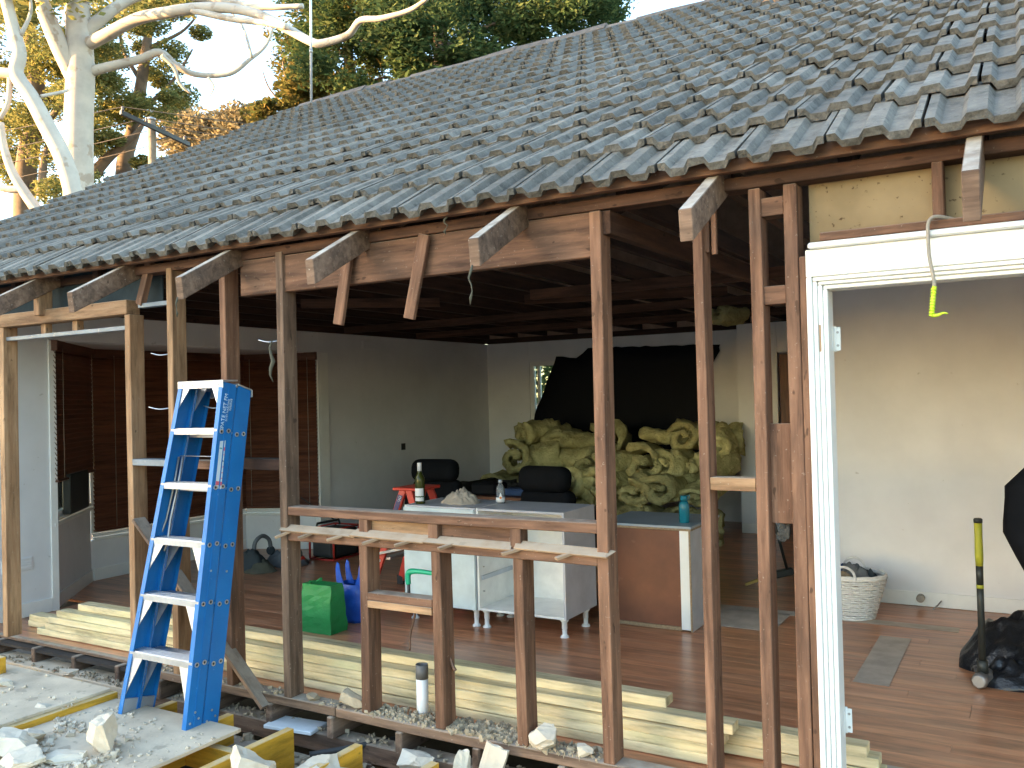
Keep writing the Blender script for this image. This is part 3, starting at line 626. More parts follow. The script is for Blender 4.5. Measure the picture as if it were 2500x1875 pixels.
# ---- blue double-sided stepladder leaning on the studs
def ladder_blue():
    lean = R(11.6); o = Vector((-3.84, -.523, .020))
    root = thing('step_ladder', tuple(o), 'blue fibreglass step ladder with aluminium treads, folded and leaning on bare studs', 'ladder')
    T = Vector((0, math.sin(lean), math.cos(lean))); N = Vector((0, math.cos(lean), -math.sin(lean))); X = Vector((1, 0, 0))
    Q = lambda x, t, n: o+X*x+T*t+N*n
    H = 1.735; hw = lambda t: .26-.088*t/H
    D = .094
    def quadbox(name, pts8, mat, par=root, bev=0):
        F = [(0, 1, 2, 3), (7, 6, 5, 4), (0, 4, 5, 1), (1, 5, 6, 2), (2, 6, 7, 3), (3, 7, 4, 0)]
        c = sum(pts8, Vector())/8; me = pydata([p-c for p in pts8], F); bm = bmesh.new(); bm.from_mesh(me); bmesh.ops.recalc_face_normals(bm, faces=bm.faces)
        if bev: bmesh.ops.bevel(bm, geom=list(bm.edges), offset=bev, segments=1, affect='EDGES')
        bm.to_mesh(me); bm.free(); return link(name, me, mat, par, Matrix.Translation(c))
    for sec, n0 in (('front', 0.0), ('rear', D+.010)):
        t0 = 0 if sec == 'front' else .012
        for sgn in (-1, 1):
            def pt(t, n, dx): return Q(sgn*(hw(t)-dx), t, n)
            # channel: outer web and two flanges pointing inwards, one mesh
            sect = [(0, 0), (D, 0), (D, .030), (D-.004, .030), (D-.004, .005), (.004, .005), (.004, .030), (0, .030)]
            V = [pt(t0, n0+a, b) for a, b in sect]+[pt(H, n0+a, b) for a, b in sect]; k = len(sect)
            F = [(i, (i+1) % k, (i+1) % k+k, i+k) for i in range(k)]+[tuple(range(k)), tuple(range(2*k-1, k-1, -1))]
            c = sum(V, Vector())/len(V); me = pydata([v-c for v in V], F); bm = bmesh.new(); bm.from_mesh(me); bmesh.ops.recalc_face_normals(bm, faces=bm.faces); bm.to_mesh(me); bm.free()
            rail = link('rail', me, 'ladder_blue', root, Matrix.Translation(c))
            # raised rib on the web
            quadbox('rib', [pt(t, n0+nn, dd) for t in (t0+.02, H-.02) for nn, dd in ((D*.46, -.003), (D*.54, -.003), (D*.54, .001), (D*.46, .001))], 'ladder_blue', rail) if sec == 'front' else None
            quadbox('foot', [pt(t, n0+nn, dd) for t in (-.008, .075) for nn, dd in ((.003, .006), (D-.003, .006), (D-.003, .024), (.003, .024))], 'galvanised', rail)
            quadbox('foot_pad', [pt(t, n0+nn, dd) for t in (-.014, -.002) for nn, dd in ((-.001, -.001), (D+.001, -.001), (D+.001, .032), (-.001, .032))], 'rubber', rail)
            # rivets
            for ti in range(1, 6):
                t = ti*.292+.012
                for nn in (.024, .070):
                    r_ = link('rivet', rivet_me, None, rail, Matrix.Translation(pt(t+(.010 if nn > .05 else 0), n0+nn, -.0005)) @ Matrix.Rotation(R(90)*sgn, 4, 'Y'))
            for t, nn in ((.03, .02), (.05, .07), (.08, .045), (.40+.36, .05)):
                link('rivet', small_rivet_me, None, rail, Matrix.Translation(pt(t, n0+nn, -.0005)) @ Matrix.Rotation(R(90)*sgn, 4, 'Y'))
        for ti in range(1, 6):
            t = ti*.292; w0, w1 = hw(t)-.006, hw(t)-.006
            tr = thing('tread', tuple(Q(0, t, n0)), None, None); tr.parent = root; tr.matrix_parent_inverse = world_m(root).inverted()
            # tread: horizontal plate, with ribs and front lip
            Hh = Vector((0, 1, 0)); c0 = Q(0, t, n0+.003)
            W = lambda x, y, z: c0+X*x+Hh*y+Vector((0, 0, z))
            quadbox('plate', [W(x, y, z) for z in (.018, .022) for x, y in ((-w0, 0), (w0, 0), (w0, .085), (-w0, .085))], 'aluminium', tr)
            quadbox('lip', [W(x, y, z) for z in (-.008, .020) for x, y in ((-w0, -.001), (w0, -.001), (w0, .003), (-w0, .003))], 'aluminium', tr)
            quadbox('lip', [W(x, y, z) for z in (-.008, .018) for x, y in ((-w0, .082), (w0, .082), (w0, .086), (-w0, .086))], 'aluminium', tr)
            for yy in (.008, .022, .036, .050, .064, .078):
                quadbox('tread_rib', [W(x, y, z) for z in (.022, .025) for x, y in ((-w0, yy), (w0, yy), (w0, yy+.006), (-w0, yy+.006))], 'aluminium', tr)
            if ti <= 3:
                g = .17 if ti > 1 else .225
                for sgn in (-1, 1):
                    P = [Q(sgn*(hw(t)-.012), t-.002, n0+.006), Q(sgn*(hw(t)-.105), t-.002, n0+.006), Q(sgn*(hw(t-g)-.010), t-g, n0+.006)]
                    prism('gusset', [tuple(p) for p in P], tuple(N*.004), 'aluminium', tr)
        # cap gussets
        for sgn in (-1, 1):
            P = [Q(sgn*(hw(H)-.008), H-.012, n0+.006), Q(sgn*(hw(H)-.095), H-.012, n0+.006), Q(sgn*(hw(H-.16)-.010), H-.16, n0+.006)]
            prism('gusset', [tuple(p) for p in P], tuple(N*.004), 'aluminium', root)
        tw = hw(H)+.006; tl = R(0) if sec == 'front' else R(-18)
        c0 = Q(0, H, n0-.003); A = Vector((0, math.cos(tl-.0), math.sin(tl)))
        cap = quadbox('top_cap', [c0+X*x+A*y+Vector((0, 0, z)) for z in (.0, .008) for x, y in ((-tw, 0), (tw, 0), (tw, D+.006), (-tw, D+.006))], 'aluminium', root, .001)
        yy = -.003 if sec == 'front' else D+.006
        quadbox('cap_lip', [c0+X*x+A*y+Vector((0, 0, z)) for z in (-.034, .006) for x, y in ((-tw, yy), (tw, yy), (tw, yy+.004), (-tw, yy+.004))], 'aluminium', cap, .001)
        for x in (-.14, -.06, .05, .14): link('rivet', small_rivet_me, None, cap, Matrix.Translation(c0+X*x+A*(yy-.0005)+Vector((0, 0, -.014))) @ Matrix.Rotation(R(90), 4, 'X'))
    for sgn in (-1, 1): tube('hinge', [Q(sgn*(hw(H)+.001), H-.004, D+.004), Q(sgn*(hw(H)-.03), H-.004, D+.004)], .010, 'steel', root, 10)
    # folded spreader straps
    for a, b, c, d in ((.22, 1.16, .74, .62), (.21, 1.16, .72, .63)):
        dx = .02 if a == .22 else -.012
        tube('spreader', [Q(-.160+dx, 1.34, .07), Q(-.172+dx, 1.18, .075), Q(-.188+dx, 1.0, .072), Q(-.196+dx*2.4, .88, .06), Q(-.205+dx*3.2, .835, .02+abs(dx))], .007, 'steel', root, 6)
    tube('spreader', [Q(-.165, 1.345, .07), Q(.165, 1.345, .07)], .003, 'steel', root, 6)
    # sticker and hand writing on the right rail
    def onweb(t, n): return Q(hw(t)+.0012, t, n)
    st = quadbox('sticker', [onweb(t, n)+X*q for q in (0, .0006) for t, n in ((1.175, .022), (1.175, .062), (1.430, .058), (1.420, .022))], 'label_pale', root)
    quadbox('sticker_band', [onweb(t, n)+X*q for q in (.0007, .0011) for t, n in ((1.193, .022), (1.193, .062), (1.213, .062), (1.213, .022))], 'label_red', st)
    quadbox('sticker_band', [onweb(t, n)+X*q for q in (.0007, .0011) for t, n in ((1.375, .044), (1.375, .059), (1.393, .059), (1.393, .044))], 'label_red', st)
    quadbox('sticker_band', [onweb(t, n)+X*q for q in (.0007, .0011) for t, n in ((1.380, .024), (1.380, .040), (1.388, .040), (1.388, .024))], 'label_teal', st)
    Mw = Matrix((T, N, T.cross(N))).transposed().to_4x4()     # text runs up the rail
    Mw = Matrix((T, N.normalized(), T.cross(N))).transposed().to_4x4()
    def write(txt, size, t, n, mat, par, flip=False):
        me = text_mesh(txt, size); a = T if not flip else -T; b = (X.cross(a)).normalized()
        M = Matrix((a, b, X)).transposed().to_4x4(); M.translation = onweb(t, n)+X*.0012
        return link('lettering', me, mat, par, M)
    write('SPATE NET FM', .031, 1.475, .024, 'marker', root); write('0/101 MARITIME', .017, 1.53, .048, 'marker', root); write('RESERVE', .017, 1.59, .066, 'marker', root)
    for t, ch, m in ((1.36, '2', 'label_red'), (1.325, '6', 'tool_black'), (1.295, '0', 'label_red'), (1.265, '3', 'label_red'), (1.235, '5', 'label_red')): write(ch, .02, t, .052, m, st, True)
rivet_me = None
def _riv(r0, r1, h):
    V, F = [], []; prof = [(r0, 0), (r0, h), (r1, h), (r1, h*.4)]
    for r, z in prof:
        for k in range(10): V.append((r*math.cos(k*.628), r*math.sin(k*.628), z))
    for i in range(3):
        for k in range(10): F.append((i*10+k, i*10+(k+1) % 10, (i+1)*10+(k+1) % 10, (i+1)*10+k))
    F.append(tuple(30+k for k in range(10))); me = pydata(V, F); me.materials.append(MATS['aluminium']); me.materials.append(MATS['rubber']); me.polygons[-1].material_index = 1; return me
rivet_me = _riv(.0125, .0072, .004); small_rivet_me = _riv(.006, .001, .003)
ladder_blue()

# ---- red step ladder inside, open
def ladder_red():
    root = thing('step_ladder', (-4.45, 2.55, 0), 'small red open step ladder with aluminium treads behind white cabinets', 'ladder')
    H = .86; cx, cy = -4.42, 2.50
    for sx in (-1, 1):
        # viewed from its side: front rail leans one way, rear rail the other
        for dirn, yb in ((-1, -.34), (1, .34)):
            b = Vector((cx+yb, cy+sx*.20, .03)); t = Vector((cx+.03*dirn, cy+sx*.14, H))
            r_ = beam('rail', b, t, .028, .062, 'ladder_red', root, .003, upv=(dirn, 0, .4)); beam('foot', b+Vector((0, 0, -.03)), b+Vector((0, 0, .05)), .034, .066, 'rubber', r_, .003, upv=(1, 0, 0))
            if sx == -1 and dirn == -1:
                d = (t-b).normalized()
                for f in (.3, .55): lathe('rivet', [(.012, 0), (.012, .004)], None, 'aluminium', r_, 10, Matrix.Translation(b+(t-b)*f+Vector((0, -.018, 0))) @ Matrix.Rotation(R(90), 4, 'X'))
                pl = b+(t-b)*.93; yv = Vector((0, -.0185, 0)); sdv = Vector((-d.z, 0, d.x))
                lab = prism('sticker', [tuple(pl-d*.12+yv-sdv*.022), tuple(pl-d*.12+yv+sdv*.022), tuple(pl+d*.02+yv+sdv*.022), tuple(pl+d*.02+yv-sdv*.022)], (0, -.0008, 0), 'label_navy', r_)
                me = text_mesh('OOERS', .034); M = Matrix((-d, Vector((0, -1, 0)).cross(-d), Vector((0, -1, 0)))).transposed().to_4x4(); M.translation = pl+d*.015+Vector((0, -.0205, 0)); link('lettering', me, 'label_white', lab, M)
    for sx_, f in ((0, .33), (1, .62)):
        z = H*f; x0 = cx-.34*(1-f)-.02*f; tr = bx('tread', x0-.005, x0+.075, cy-.17, cy+.17, z, z+.022, 'aluminium', root, .002)
    bx('top_cap', cx-.13, cx+.13, cy-.16, cy+.16, H-.005, H+.02, 'ladder_red', root, .006)
    beam('spreader', (cx-.29, cy-.225, .33), (cx+.02, cy-.235, .40), .003, .022, 'aluminium', root)
ladder_red()

# ---- pine boards stacked on the floor
PG = 'new pine boards stacked on the floor'
def pine(x0, x1, y0, z0, lab, w=.09, h=.044):
    o = bx('pine_board', x0, x1, y0+random.uniform(-.006, .006), y0+w, z0+.0005, z0+h, 'new_pine', None, .003, .006, 8); tag(o, lab, 'board', PG); return o
for i, (z, x0, x1, y) in enumerate(((.004, -6.12, -1.235, .270), (.049, -6.03, -1.215, .276), (.094, -5.98, -1.17, .272), (.139, -5.92, -1.13, .285))):
    pine(x0, x1, y, z, ('bottom', 'second', 'third', 'top')[i]+' pale pine board in the front row of the stack')
for i, (z, x0, x1, y) in enumerate(((.004, -6.40, -1.60, .372), (.049, -6.38, -1.70, .376), (.094, -6.02, -1.66, .374), (.139, -5.80, -1.75, .378))):
    pine(x0, x1, y, z, ('bottom', 'second', 'third', 'top')[i]+' pale pine board in the back row of the stack')
pine(-5.78, -1.455, .365, .184, 'long pine board laid alone on top of the stack')
for i, (z, x0, x1) in enumerate(((.004, -1.55, -.555), (.049, -1.53, -.575), (.094, -1.50, -.62))):
    pine(x0, x1, .42, z, ('bottom', 'middle', 'top')[i]+' short pine board running behind the white door frame')

# ---- kitchen cabinets
def cabinet(x0, x1, kind, label):
    y0, y1, z0, z1 = 1.75, 2.22, .125, .832; t = .016
    c = thing('base_cabinet', ((x0+x1)/2, (y0+y1)/2, 0), label, 'cabinet')
    bx('side_panel', x0, x0+t, y0, y1, z0, z1, 'white_melamine', c, .001); bx('side_panel', x1-t, x1, y0, y1, z0, z1, 'grey_melamine', c, .001)
    bx('base_panel', x0+t, x1-t, y0+.002, y1, z0, z0+t, 'white_melamine', c, .001); bx('back_panel', x0+t, x1-t, y1-.01, y1, z0+t, z1-t, 'white_melamine', c, 0)
    bx('top_panel', x0+t+.0005, x1-t-.0005, y0+.001, y1, z1-t, z1-.0005, 'grey_melamine', c, .001)
    if kind == 'door':
        d = bx('door', x0+.002, x1-.002, y0-.019, y0-.001, z0+.001, z1-.012, 'door_melamine', c, .0015)
    else:
        for x in (x0+t, x1-t-.012):
            r_ = bx('drawer_runner', x, x+.012, y0+.03, y1-.03, .33, .36, 'galvanised', c, .001)
        for z in (.25, .42, .60): lathe('peg', [(.004, 0), (.004, .012)], None, 'steel', c, 8, Matrix.Translation((x0+t, y0+.05, z)) @ Matrix.Rotation(R(90), 4, 'Y'))
        prof = [Vector((x0+t+.001, y0+.06, .30)), Vector((x0+t+.001, y1-.08, .36))]
    for x in (x0+.04, x1-.04):
        for y in (y0+.05, y1-.10):
            lathe('leg', [(.030, 0), (.030, .006), (.026, .012), (.016, .018), (.016, .055), (.019, .06), (.019, .10), (.030, .112), (.030, z0)], (x, y, 0), 'white_paint', c, 16)
cabinet(-3.972, -3.358, 'door', 'white kitchen base cabinet with a pale blue door under wine bottle')
cabinet(-3.352, -2.665, 'open', 'white open fronted kitchen base cabinet missing its door')
isl = thing('kitchen_counter', (-2.3, 2.55, 0), 'counter with grey top and bare brown back panel beside white cabinets', 'counter')
bx('back_panel', -2.62, -2.06, 2.268, 2.280, .03, .672, 'brown_board', isl, .001); bx('end_strip', -2.062, -1.998, 2.262, 2.279, .012, .675, 'white_paint', isl, .001)
bx('base_rail', -2.62, -2.064, 2.262, 2.279, .003, .029, 'melamine_edge', isl, .001); bx('side_panel', -1.997, -1.984, 2.263, 2.86, .002, .674, 'grey_melamine', isl, .001); bx('edge_strip', -1.9965, -1.9845, 2.2555, 2.2625, .002, .674, 'melamine_edge', isl, 0)
bx('side_panel', -2.64, -2.622, 2.263, 2.86, .002, .674, 'white_melamine', isl, .001); bx('front_panel', -2.62, -1.998, 2.84, 2.858, .03, .674, 'white_melamine', isl)
bx('top_edge', -2.66, -1.976, 2.250, 2.87, .6755, .690, 'melamine_edge', isl, .001); bx('counter_top', -2.662, -1.974, 2.247, 2.872, .6905, .706, 'grey_top', isl, .001)

# ---- bottles and cloth on the cabinets
def wine(loc):
    r = thing('wine_bottle', loc, 'green glass wine bottle with white label and white cap', 'bottle')
    lathe('glass', [(.033, 0), (.036, .004), (.036, .175), (.033, .195), (.018, .225), (.0145, .24), (.0145, .262)], loc, 'bottle_green', r, 20)
    lathe('cap', [(.016, .2405), (.016, .298), (.0155, .30)], loc, 'label_white', r, 16)
    def wrap(name, z0, z1, mat, wob=0):
        V, F = [], []
        for i in range(15):
            a = R(-170)+R(160)*i/14; w = wob*noise.noise((i*.9, 3, 1))
            for z in (z0, z1): V.append((loc[0]+.0366*math.cos(a), loc[1]+.0366*math.sin(a), loc[2]+z+w))
        F = [(2*i, 2*i+2, 2*i+3, 2*i+1) for i in range(14)]; centred(name, V, F, mat, r)
    wrap('label', .022, .115, 'label_white'); 
    V, F = [], []
    for i in range(29):
        a = R(-170)+R(160)*i/28; w = .004*noise.noise((i*.45, 3, 1)); h = .003+.002*noise.noise((i*.8, 9, 1))
        for z in (.052+w-h, .056+w+h): V.append((loc[0]+.0369*math.cos(a), loc[1]+.0369*math.sin(a), loc[2]+z))
    centred('label_motif', V, [(2*i, 2*i+2, 2*i+3, 2*i+1) for i in range(28)], 'label_green', r)
wine((-3.895, 1.84, .832))
def water(loc):
    r = thing('water_bottle', loc, 'clear plastic bottle with an orange drop on its label', 'bottle')
    lathe('body', [(.030, 0), (.033, .006), (.033, .095), (.029, .12), (.014, .14), (.013, .15)], loc, 'bottle_clear', r, 18); lathe('cap', [(.015, .1505), (.015, .172)], loc, 'galvanised', r, 14)
    lathe('label', [(.0334, .012), (.0334, .045)], loc, 'label_white', r, 18)
    n = Vector((CAM.x-loc[0], CAM.y-loc[1], 0)).normalized(); sd_ = Vector((-n.y, n.x, 0)); c = Vector(loc)+n*.0345
    drop = lambda s, z0: [tuple(c+sd_*(s*math.sin(a)*(.5-.5*math.cos(a))*1.3)+Vector((0, 0, z0-.0*s+s*2.0*(-math.cos(a)*-.5)))) for a in np.linspace(0, 2*math.pi, 18, endpoint=False)]
    P = []
    for a in np.linspace(0, 2*math.pi, 20, endpoint=False): P.append(tuple(c+sd_*(.013*math.sin(a)*(math.sin(a/2)))+Vector((0, 0, .055+.026*math.cos(a)))))
    prism('drop', P, tuple(n*.0008), 'label_white', r)
    P = [tuple(c+n*.0012+sd_*(.009*math.sin(a))+Vector((0, 0, .044+.009*math.cos(a)))) for a in np.linspace(0, 2*math.pi, 14, endpoint=False)]
    prism('drop_core', P, tuple(n*.0006), 'orange_label', r)
water((-3.33, 2.05, .832))
def bluebottle(loc):
    r = thing('drink_bottle', loc, 'translucent turquoise drink bottle standing on the grey counter', 'bottle')
    lathe('body', [(.032, 0), (.036, .006), (.036, .115), (.031, .14), (.022, .15)], loc, 'bottle_blue', r, 20); lathe('lid', [(.025, .1505), (.026, .18), (.018, .188)], loc, 'bottle_blue', r, 18)
    tube('carry_loop', [(loc[0]+.02, loc[1], loc[2]+.182), (loc[0]+.036, loc[1], loc[2]+.19), (loc[0]+.04, loc[1], loc[2]+.17), (loc[0]+.027, loc[1], loc[2]+.155)], .004, 'bottle_blue', r, 6, 3)
bluebottle((-2.08, 2.42, .706))
def crumple(name, loc, sx, sy, sz, mat, label, cat, seed, res=26, parent=None, amp=1.0, base_round=True):
    V, F = [], []
    for j in range(res):
        for i in range(res):
            u, v = i/(res-1)*2-1, j/(res-1)*2-1; r = math.sqrt(u*u+v*v)
            ang = math.atan2(v, u); edge = 1+.22*noise.noise((math.cos(ang)*1.4, math.sin(ang)*1.4, seed))
            h = max(0, 1-(r/edge)**2.2)
            f = h*(.62+amp*(.55*abs(noise.noise((u*1.7+seed, v*1.7, 0)))+.38*abs(noise.noise((u*3.6, v*3.6+seed, 5)))+.12*noise.noise((u*9, v*9, seed))))
            k = min(1, edge/max(r, .001)) if r > edge else 1
            V.append((loc[0]+u*k*sx, loc[1]+v*k*sy, loc[2]+f*sz))
    n = len(V)
    for j in range(res-1):
        for i in range(res-1): a = j*res+i; F.append((a, a+1, a+res+1, a+res))
    for x in V[:n]: pass
    V2 = [(x, y, loc[2]-.001) for x, y, z in V]; F2 = [tuple(n+q for q in f)[::-1] for f in F]
    rim = [i for i in range(res)]+[j*res+res-1 for j in range(1, res)]+[(res-1)*res+i for i in range(res-2, -1, -1)]+[j*res for j in range(res-2, 0, -1)]
    sideF = [(rim[i], n+rim[i], n+rim[(i+1) % len(rim)], rim[(i+1) % len(rim)]) for i in range(len(rim))]
    o = centred(name, V+V2, F+F2+sideF, mat, parent, True, origin=loc)
    if label: tag(o, label, cat)
    return o
crumple('work_cloth', (-3.62, 1.97, .832), .15, .10, .10, 'cloth_beige', 'crumpled beige rag lying on the cabinet beside wine bottle', 'cloth', 14.2, res=34, amp=1.2)

# ---- shopping bags
def bag_green():
    cx, cy, w, d, h = -4.315, 1.24, .145, .085, .33; res = 9
    r = thing('shopping_bag', (cx, cy, 0), 'upright green fabric shopping bag beside pine boards', 'bag')
    ring = []
    for (u, v) in [(-1, -1), (-.5, -1.0), (0, -1.03), (.5, -1), (1, -1), (1.0, 0), (1, 1), (.5, 1), (0, 1.03), (-.5, 1), (-1, 1), (-1.0, 0)]: ring.append((u, v))
    V, F = [], []; n = len(ring)
    for i in range(10):
        z = i/9
        for k, (u, v) in enumerate(ring):
            tw = 1-.10*z**2; td = 1-.55*z**2.2 if k in (5, 11) else 1-.30*z**2
            q = .010*noise.noise((u*2+9, v*2, z*4)); V.append((cx+u*w*tw+q, cy+v*d*td+q, h*z+.012*noise.noise((u*2, v*2, 3))*z))
    for i in range(9):
        for k in range(n): a = i*n+k; b = i*n+(k+1) % n; F.append((a, b, b+n, a+n))
    F.append(tuple(range(n))[::-1]); F.append(tuple(9*n+k for k in range(n)))
    ob = centred('bag_body', V, F, 'green_bag', r, False)
    for s in (-1, 1): tube('handle', [(cx-.07, cy+s*.05, h-.01), (cx-.06, cy+s*.06, h+.02), (cx-.10, cy+s*.02, h-.02), (cx-.135, cy, h-.09)], .007, 'green_bag', r, 6, 4)
bag_green()
def bag_blue():
    cx, cy = -4.30, 1.56; r = thing('plastic_bag', (cx, cy, 0), 'blue plastic carrier bag with loop handles behind the green bag', 'bag')
    V, F = [], []; n = 18; L = 12
    for i in range(L):
        z = i/(L-1); 
        for k in range(n):
            a = 2*math.pi*k/n; rr_ = (.135 if z < .75 else .135*(1-.35*(z-.75)))*(1+.14*noise.noise((math.cos(a)*1.6, math.sin(a)*1.6, z*3.2)))*(.92+.2*math.sin(z*2.6))
            V.append((cx+rr_*math.cos(a)*1.0, cy+rr_*math.sin(a)*.72, .275*z))
    for i in range(L-1):
        for k in range(n): a = i*n+k; b = i*n+(k+1) % n; F.append((a, b, b+n, a+n))
    F.append(tuple(range(n))[::-1]); centred('bag_body', V, F, 'blue_bag', r)
    for s in (-1, 1):
        for q in (-1, 1):
            x = cx+s*.095; y = cy+q*.05
            P = [(x-s*.05, y, .25), (x+s*.025, y, .25), (x+s*.035, y, .38), (x+s*.02, y, .425), (x, y, .41), (x-s*.012, y, .34)]
            prism('handle', P, (0, .006*q, 0), 'blue_bag', r)
bag_blue()

# ---- pile against the left wall: bags, clothes, speaker box
tag(crumple('backpack', (-6.50, 2.62, 0), .20, .16, .26, 'cloth_dark', None, None, 8.1, amp=.7), 'dark backpack heaped on floor below bay window', 'backpack')
tag(crumple('work_jacket', (-6.42, 2.98, 0), .26, .20, .16, 'cloth_grey', None, None, 4.4), 'grey work jacket lying over tools near bay window', 'jacket')
tag(crumple('tool_bag', (-6.38, 2.62, 0), .17, .15, .12, 'khaki', None, None, 2.4), 'khaki tool bag slumped on floor below bay window', 'bag')
rt_ = thing('circular_saw', (-6.26, 3.02, 0), 'red and black power tool lying by the grey jacket', 'power tool')
bx('motor', -6.34, -6.20, 2.96, 3.05, .0, .09, 'tool_red', rt_, .02); bx('base_plate', -6.38, -6.17, 2.90, 2.958, 0, .012, 'steel', rt_); tube('handle', [(-6.31, 3.0, .085), (-6.30, 3.0, .14), (-6.23, 3.0, .14), (-6.22, 3.0, .085)], .013, 'tool_black', rt_, 8, 3)
arch = thing('ear_muffs', (-6.52, 2.80, .22), 'grey curved hoop of hearing protectors on the tool heap', 'ear muffs')
tube('band', [(-6.53, 2.68, .15), (-6.53, 2.70, .25), (-6.53, 2.79, .30), (-6.53, 2.88, .25), (-6.53, 2.90, .15)], .02, 'cloth_grey', arch, 8, 4); 
for y in (2.68, 2.90): lathe('cup', [(.04, -.02), (.045, 0), (.04, .02)], None, 'cloth_dark', arch, 14, Matrix.Translation((-6.53, y, .14)) @ Matrix.Rotation(R(90), 4, 'X'))
rd = thing('site_radio', (-6.2, 3.5, 0), 'black work radio with red edges on floor by the wall', 'radio')
bx('body', -6.36, -6.07, 3.30, 3.66, .02, .30, 'tool_black', rd, .015); bx('grille', -6.068, -6.06, 3.34, 3.62, .05, .27, 'rubber', rd, .003); bx('grille', -6.33, -6.10, 3.290, 3.299, .05, .27, 'rubber', rd, .003)
for x, y in ((-6.375, 3.285), (-6.055, 3.285), (-6.055, 3.675), (-6.375, 3.675)): tube('guard', [(x, y, .008), (x, y, .312)], .011, 'tool_red', rd, 8)
for z in (.008, .312): tube('guard', [(-6.375, 3.285, z), (-6.055, 3.285, z), (-6.055, 3.675, z), (-6.375, 3.675, z), (-6.375, 3.285, z)], .009, 'tool_red', rd, 8)
tube('carry_bar', [(-6.3, 3.30, .31), (-6.3, 3.32, .36), (-6.3, 3.64, .36), (-6.3, 3.66, .31)], .012, 'tool_black', rd, 8); tube('antenna', [(-6.33, 3.64, .34), (-6.5, 3.3, .62)], .006, 'rubber', rd, 6)
tag(crumple('tool_bag', (-6.30, 3.95, 0), .22, .20, .24, 'cloth_dark', None, None, 6.4), 'black tool bag slumped beside the work radio', 'bag')

# ---- armchairs
def armchair(cx, cy, rz, label):
    r = thing('armchair', (cx, cy, 0), label, 'armchair'); r.rotation_euler = (0, 0, rz); M0 = world_m(r)
    def cush(name, x0, x1, y0, y1, z0, z1, bev, tilt=0):
        bm = bmesh.new(); bmesh.ops.create_cube(bm, size=1)
        for v in bm.verts: v.co = Vector((v.co.x*(x1-x0), v.co.y*(y1-y0), v.co.z*(z1-z0)))
        bmesh.ops.bevel(bm, geom=list(bm.edges), offset=bev, segments=4, affect='EDGES', profile=.5)
        return link(name, bm_mesh(bm, True), 'black_fabric', r, M0 @ Matrix.Translation(((x0+x1)/2, (y0+y1)/2, (z0+z1)/2)) @ Matrix.Rotation(tilt, 4, 'X'))
    cush('headrest', -.27, .27, -.10, .10, .72, .96, .09, -.12); cush('backrest', -.28, .28, -.06, .13, .36, .74, .075, -.12)
    cush('seat', -.28, .28, .10, .62, .22, .42, .07); cush('arm', -.40, -.28, .0, .60, .12, .58, .05); cush('arm', .28, .40, .0, .60, .12, .58, .05)
    for x in (-.33, .33):
        for y in (.04, .54): link('foot', box_mesh(.05, .05, .12, .005), 'tool_black', r, M0 @ Matrix.Translation((x, y, .06)))
armchair(-5.48, 4.25, R(8), 'black padded armchair close to the white side wall'); armchair(-3.86, 3.70, R(-6), 'black padded armchair in front of insulation pile')
tb = thing('low_table', (-4.75, 4.4, 0), 'dark low table with clutter between two black armchairs', 'table')
bx('top', -5.15, -4.30, 4.15, 4.75, .56, .60, 'blind_wood', tb); 
for x in (-5.10, -4.36):
    for y in (4.2, 4.68): bx('leg', x, x+.045, y-.02, y+.025, 0, .559, 'blind_wood', tb)
tag(bx('tool_case', -5.02, -4.72, 4.22, 4.48, .6005, .72, 'black_sheet', None, .02), 'black case on the low table between armchairs', 'case'); tag(bx('tool_case', -4.66, -4.40, 4.26, 4.42, .6005, .67, 'cloth_blue', None, .015), 'dark blue case on the low table between armchairs', 'case')

# ---- insulation pile
IG = 'yellow insulation batts piled against the back wall'
def batt_roll(c, ax, rad, length, turns, seed, mat='insulation', flat=1.0):
    ax = Vector(ax).normalized(); u = ax.cross(Vector((0, 0, 1)))
    u = u.normalized() if u.length > .1 else Vector((1, 0, 0)); w = u.cross(ax)
    n = int(22*turns); m = 11; V, F = [], []; th = .044
    ring = []
    for i in range(n+1):
        a = 2*math.pi*turns*i/n; rr_ = .03+(rad-.03)*i/n; ring.append((math.cos(a), math.sin(a), rr_))
    for side in (1, -1):
        for j in range(m):
            s = (j/(m-1)-.5)*length
            for (ca, sa, rr_) in ring:
                q = rr_+side*th; p = Vector((ca*q, sa*q*flat, s)); k = noise.noise(p*7+Vector((seed, seed*2, 0)))*.06+noise.noise(p*17+Vector((seed, 0, 3)))*.034+noise.noise(p*40+Vector((seed, 0, 3)))*.012
                q2 = q+k; V.append(Vector(c)+u*(ca*q2)+w*(sa*q2*flat)+ax*(s*(1+.15*k/.04)))
    k = n+1; N1 = m*k
    for j in range(m-1):
        for i in range(n): a = j*k+i; F.append((a, a+1, a+1+k, a+k)); b = N1+a; F.append((b+k, b+1+k, b+1, b))
    for i in range(n): F.append((i+1, i, N1+i, N1+i+1)); e = (m-1)*k+i; F.append((e, e+1, N1+e+1, N1+e))
    for j in range(m-1): a = j*k; F.append((a, a+k, N1+a+k, N1+a)); a = j*k+n; F.append((a+k, a, N1+a, N1+a+k))
    return centred('insulation_batt', V, F, mat, None, True)
rr0 = random.Random(5); rows = ((.20, 5.65, .24), (.52, 5.80, .22), (.80, 6.05, .21), (1.06, 6.35, .19))
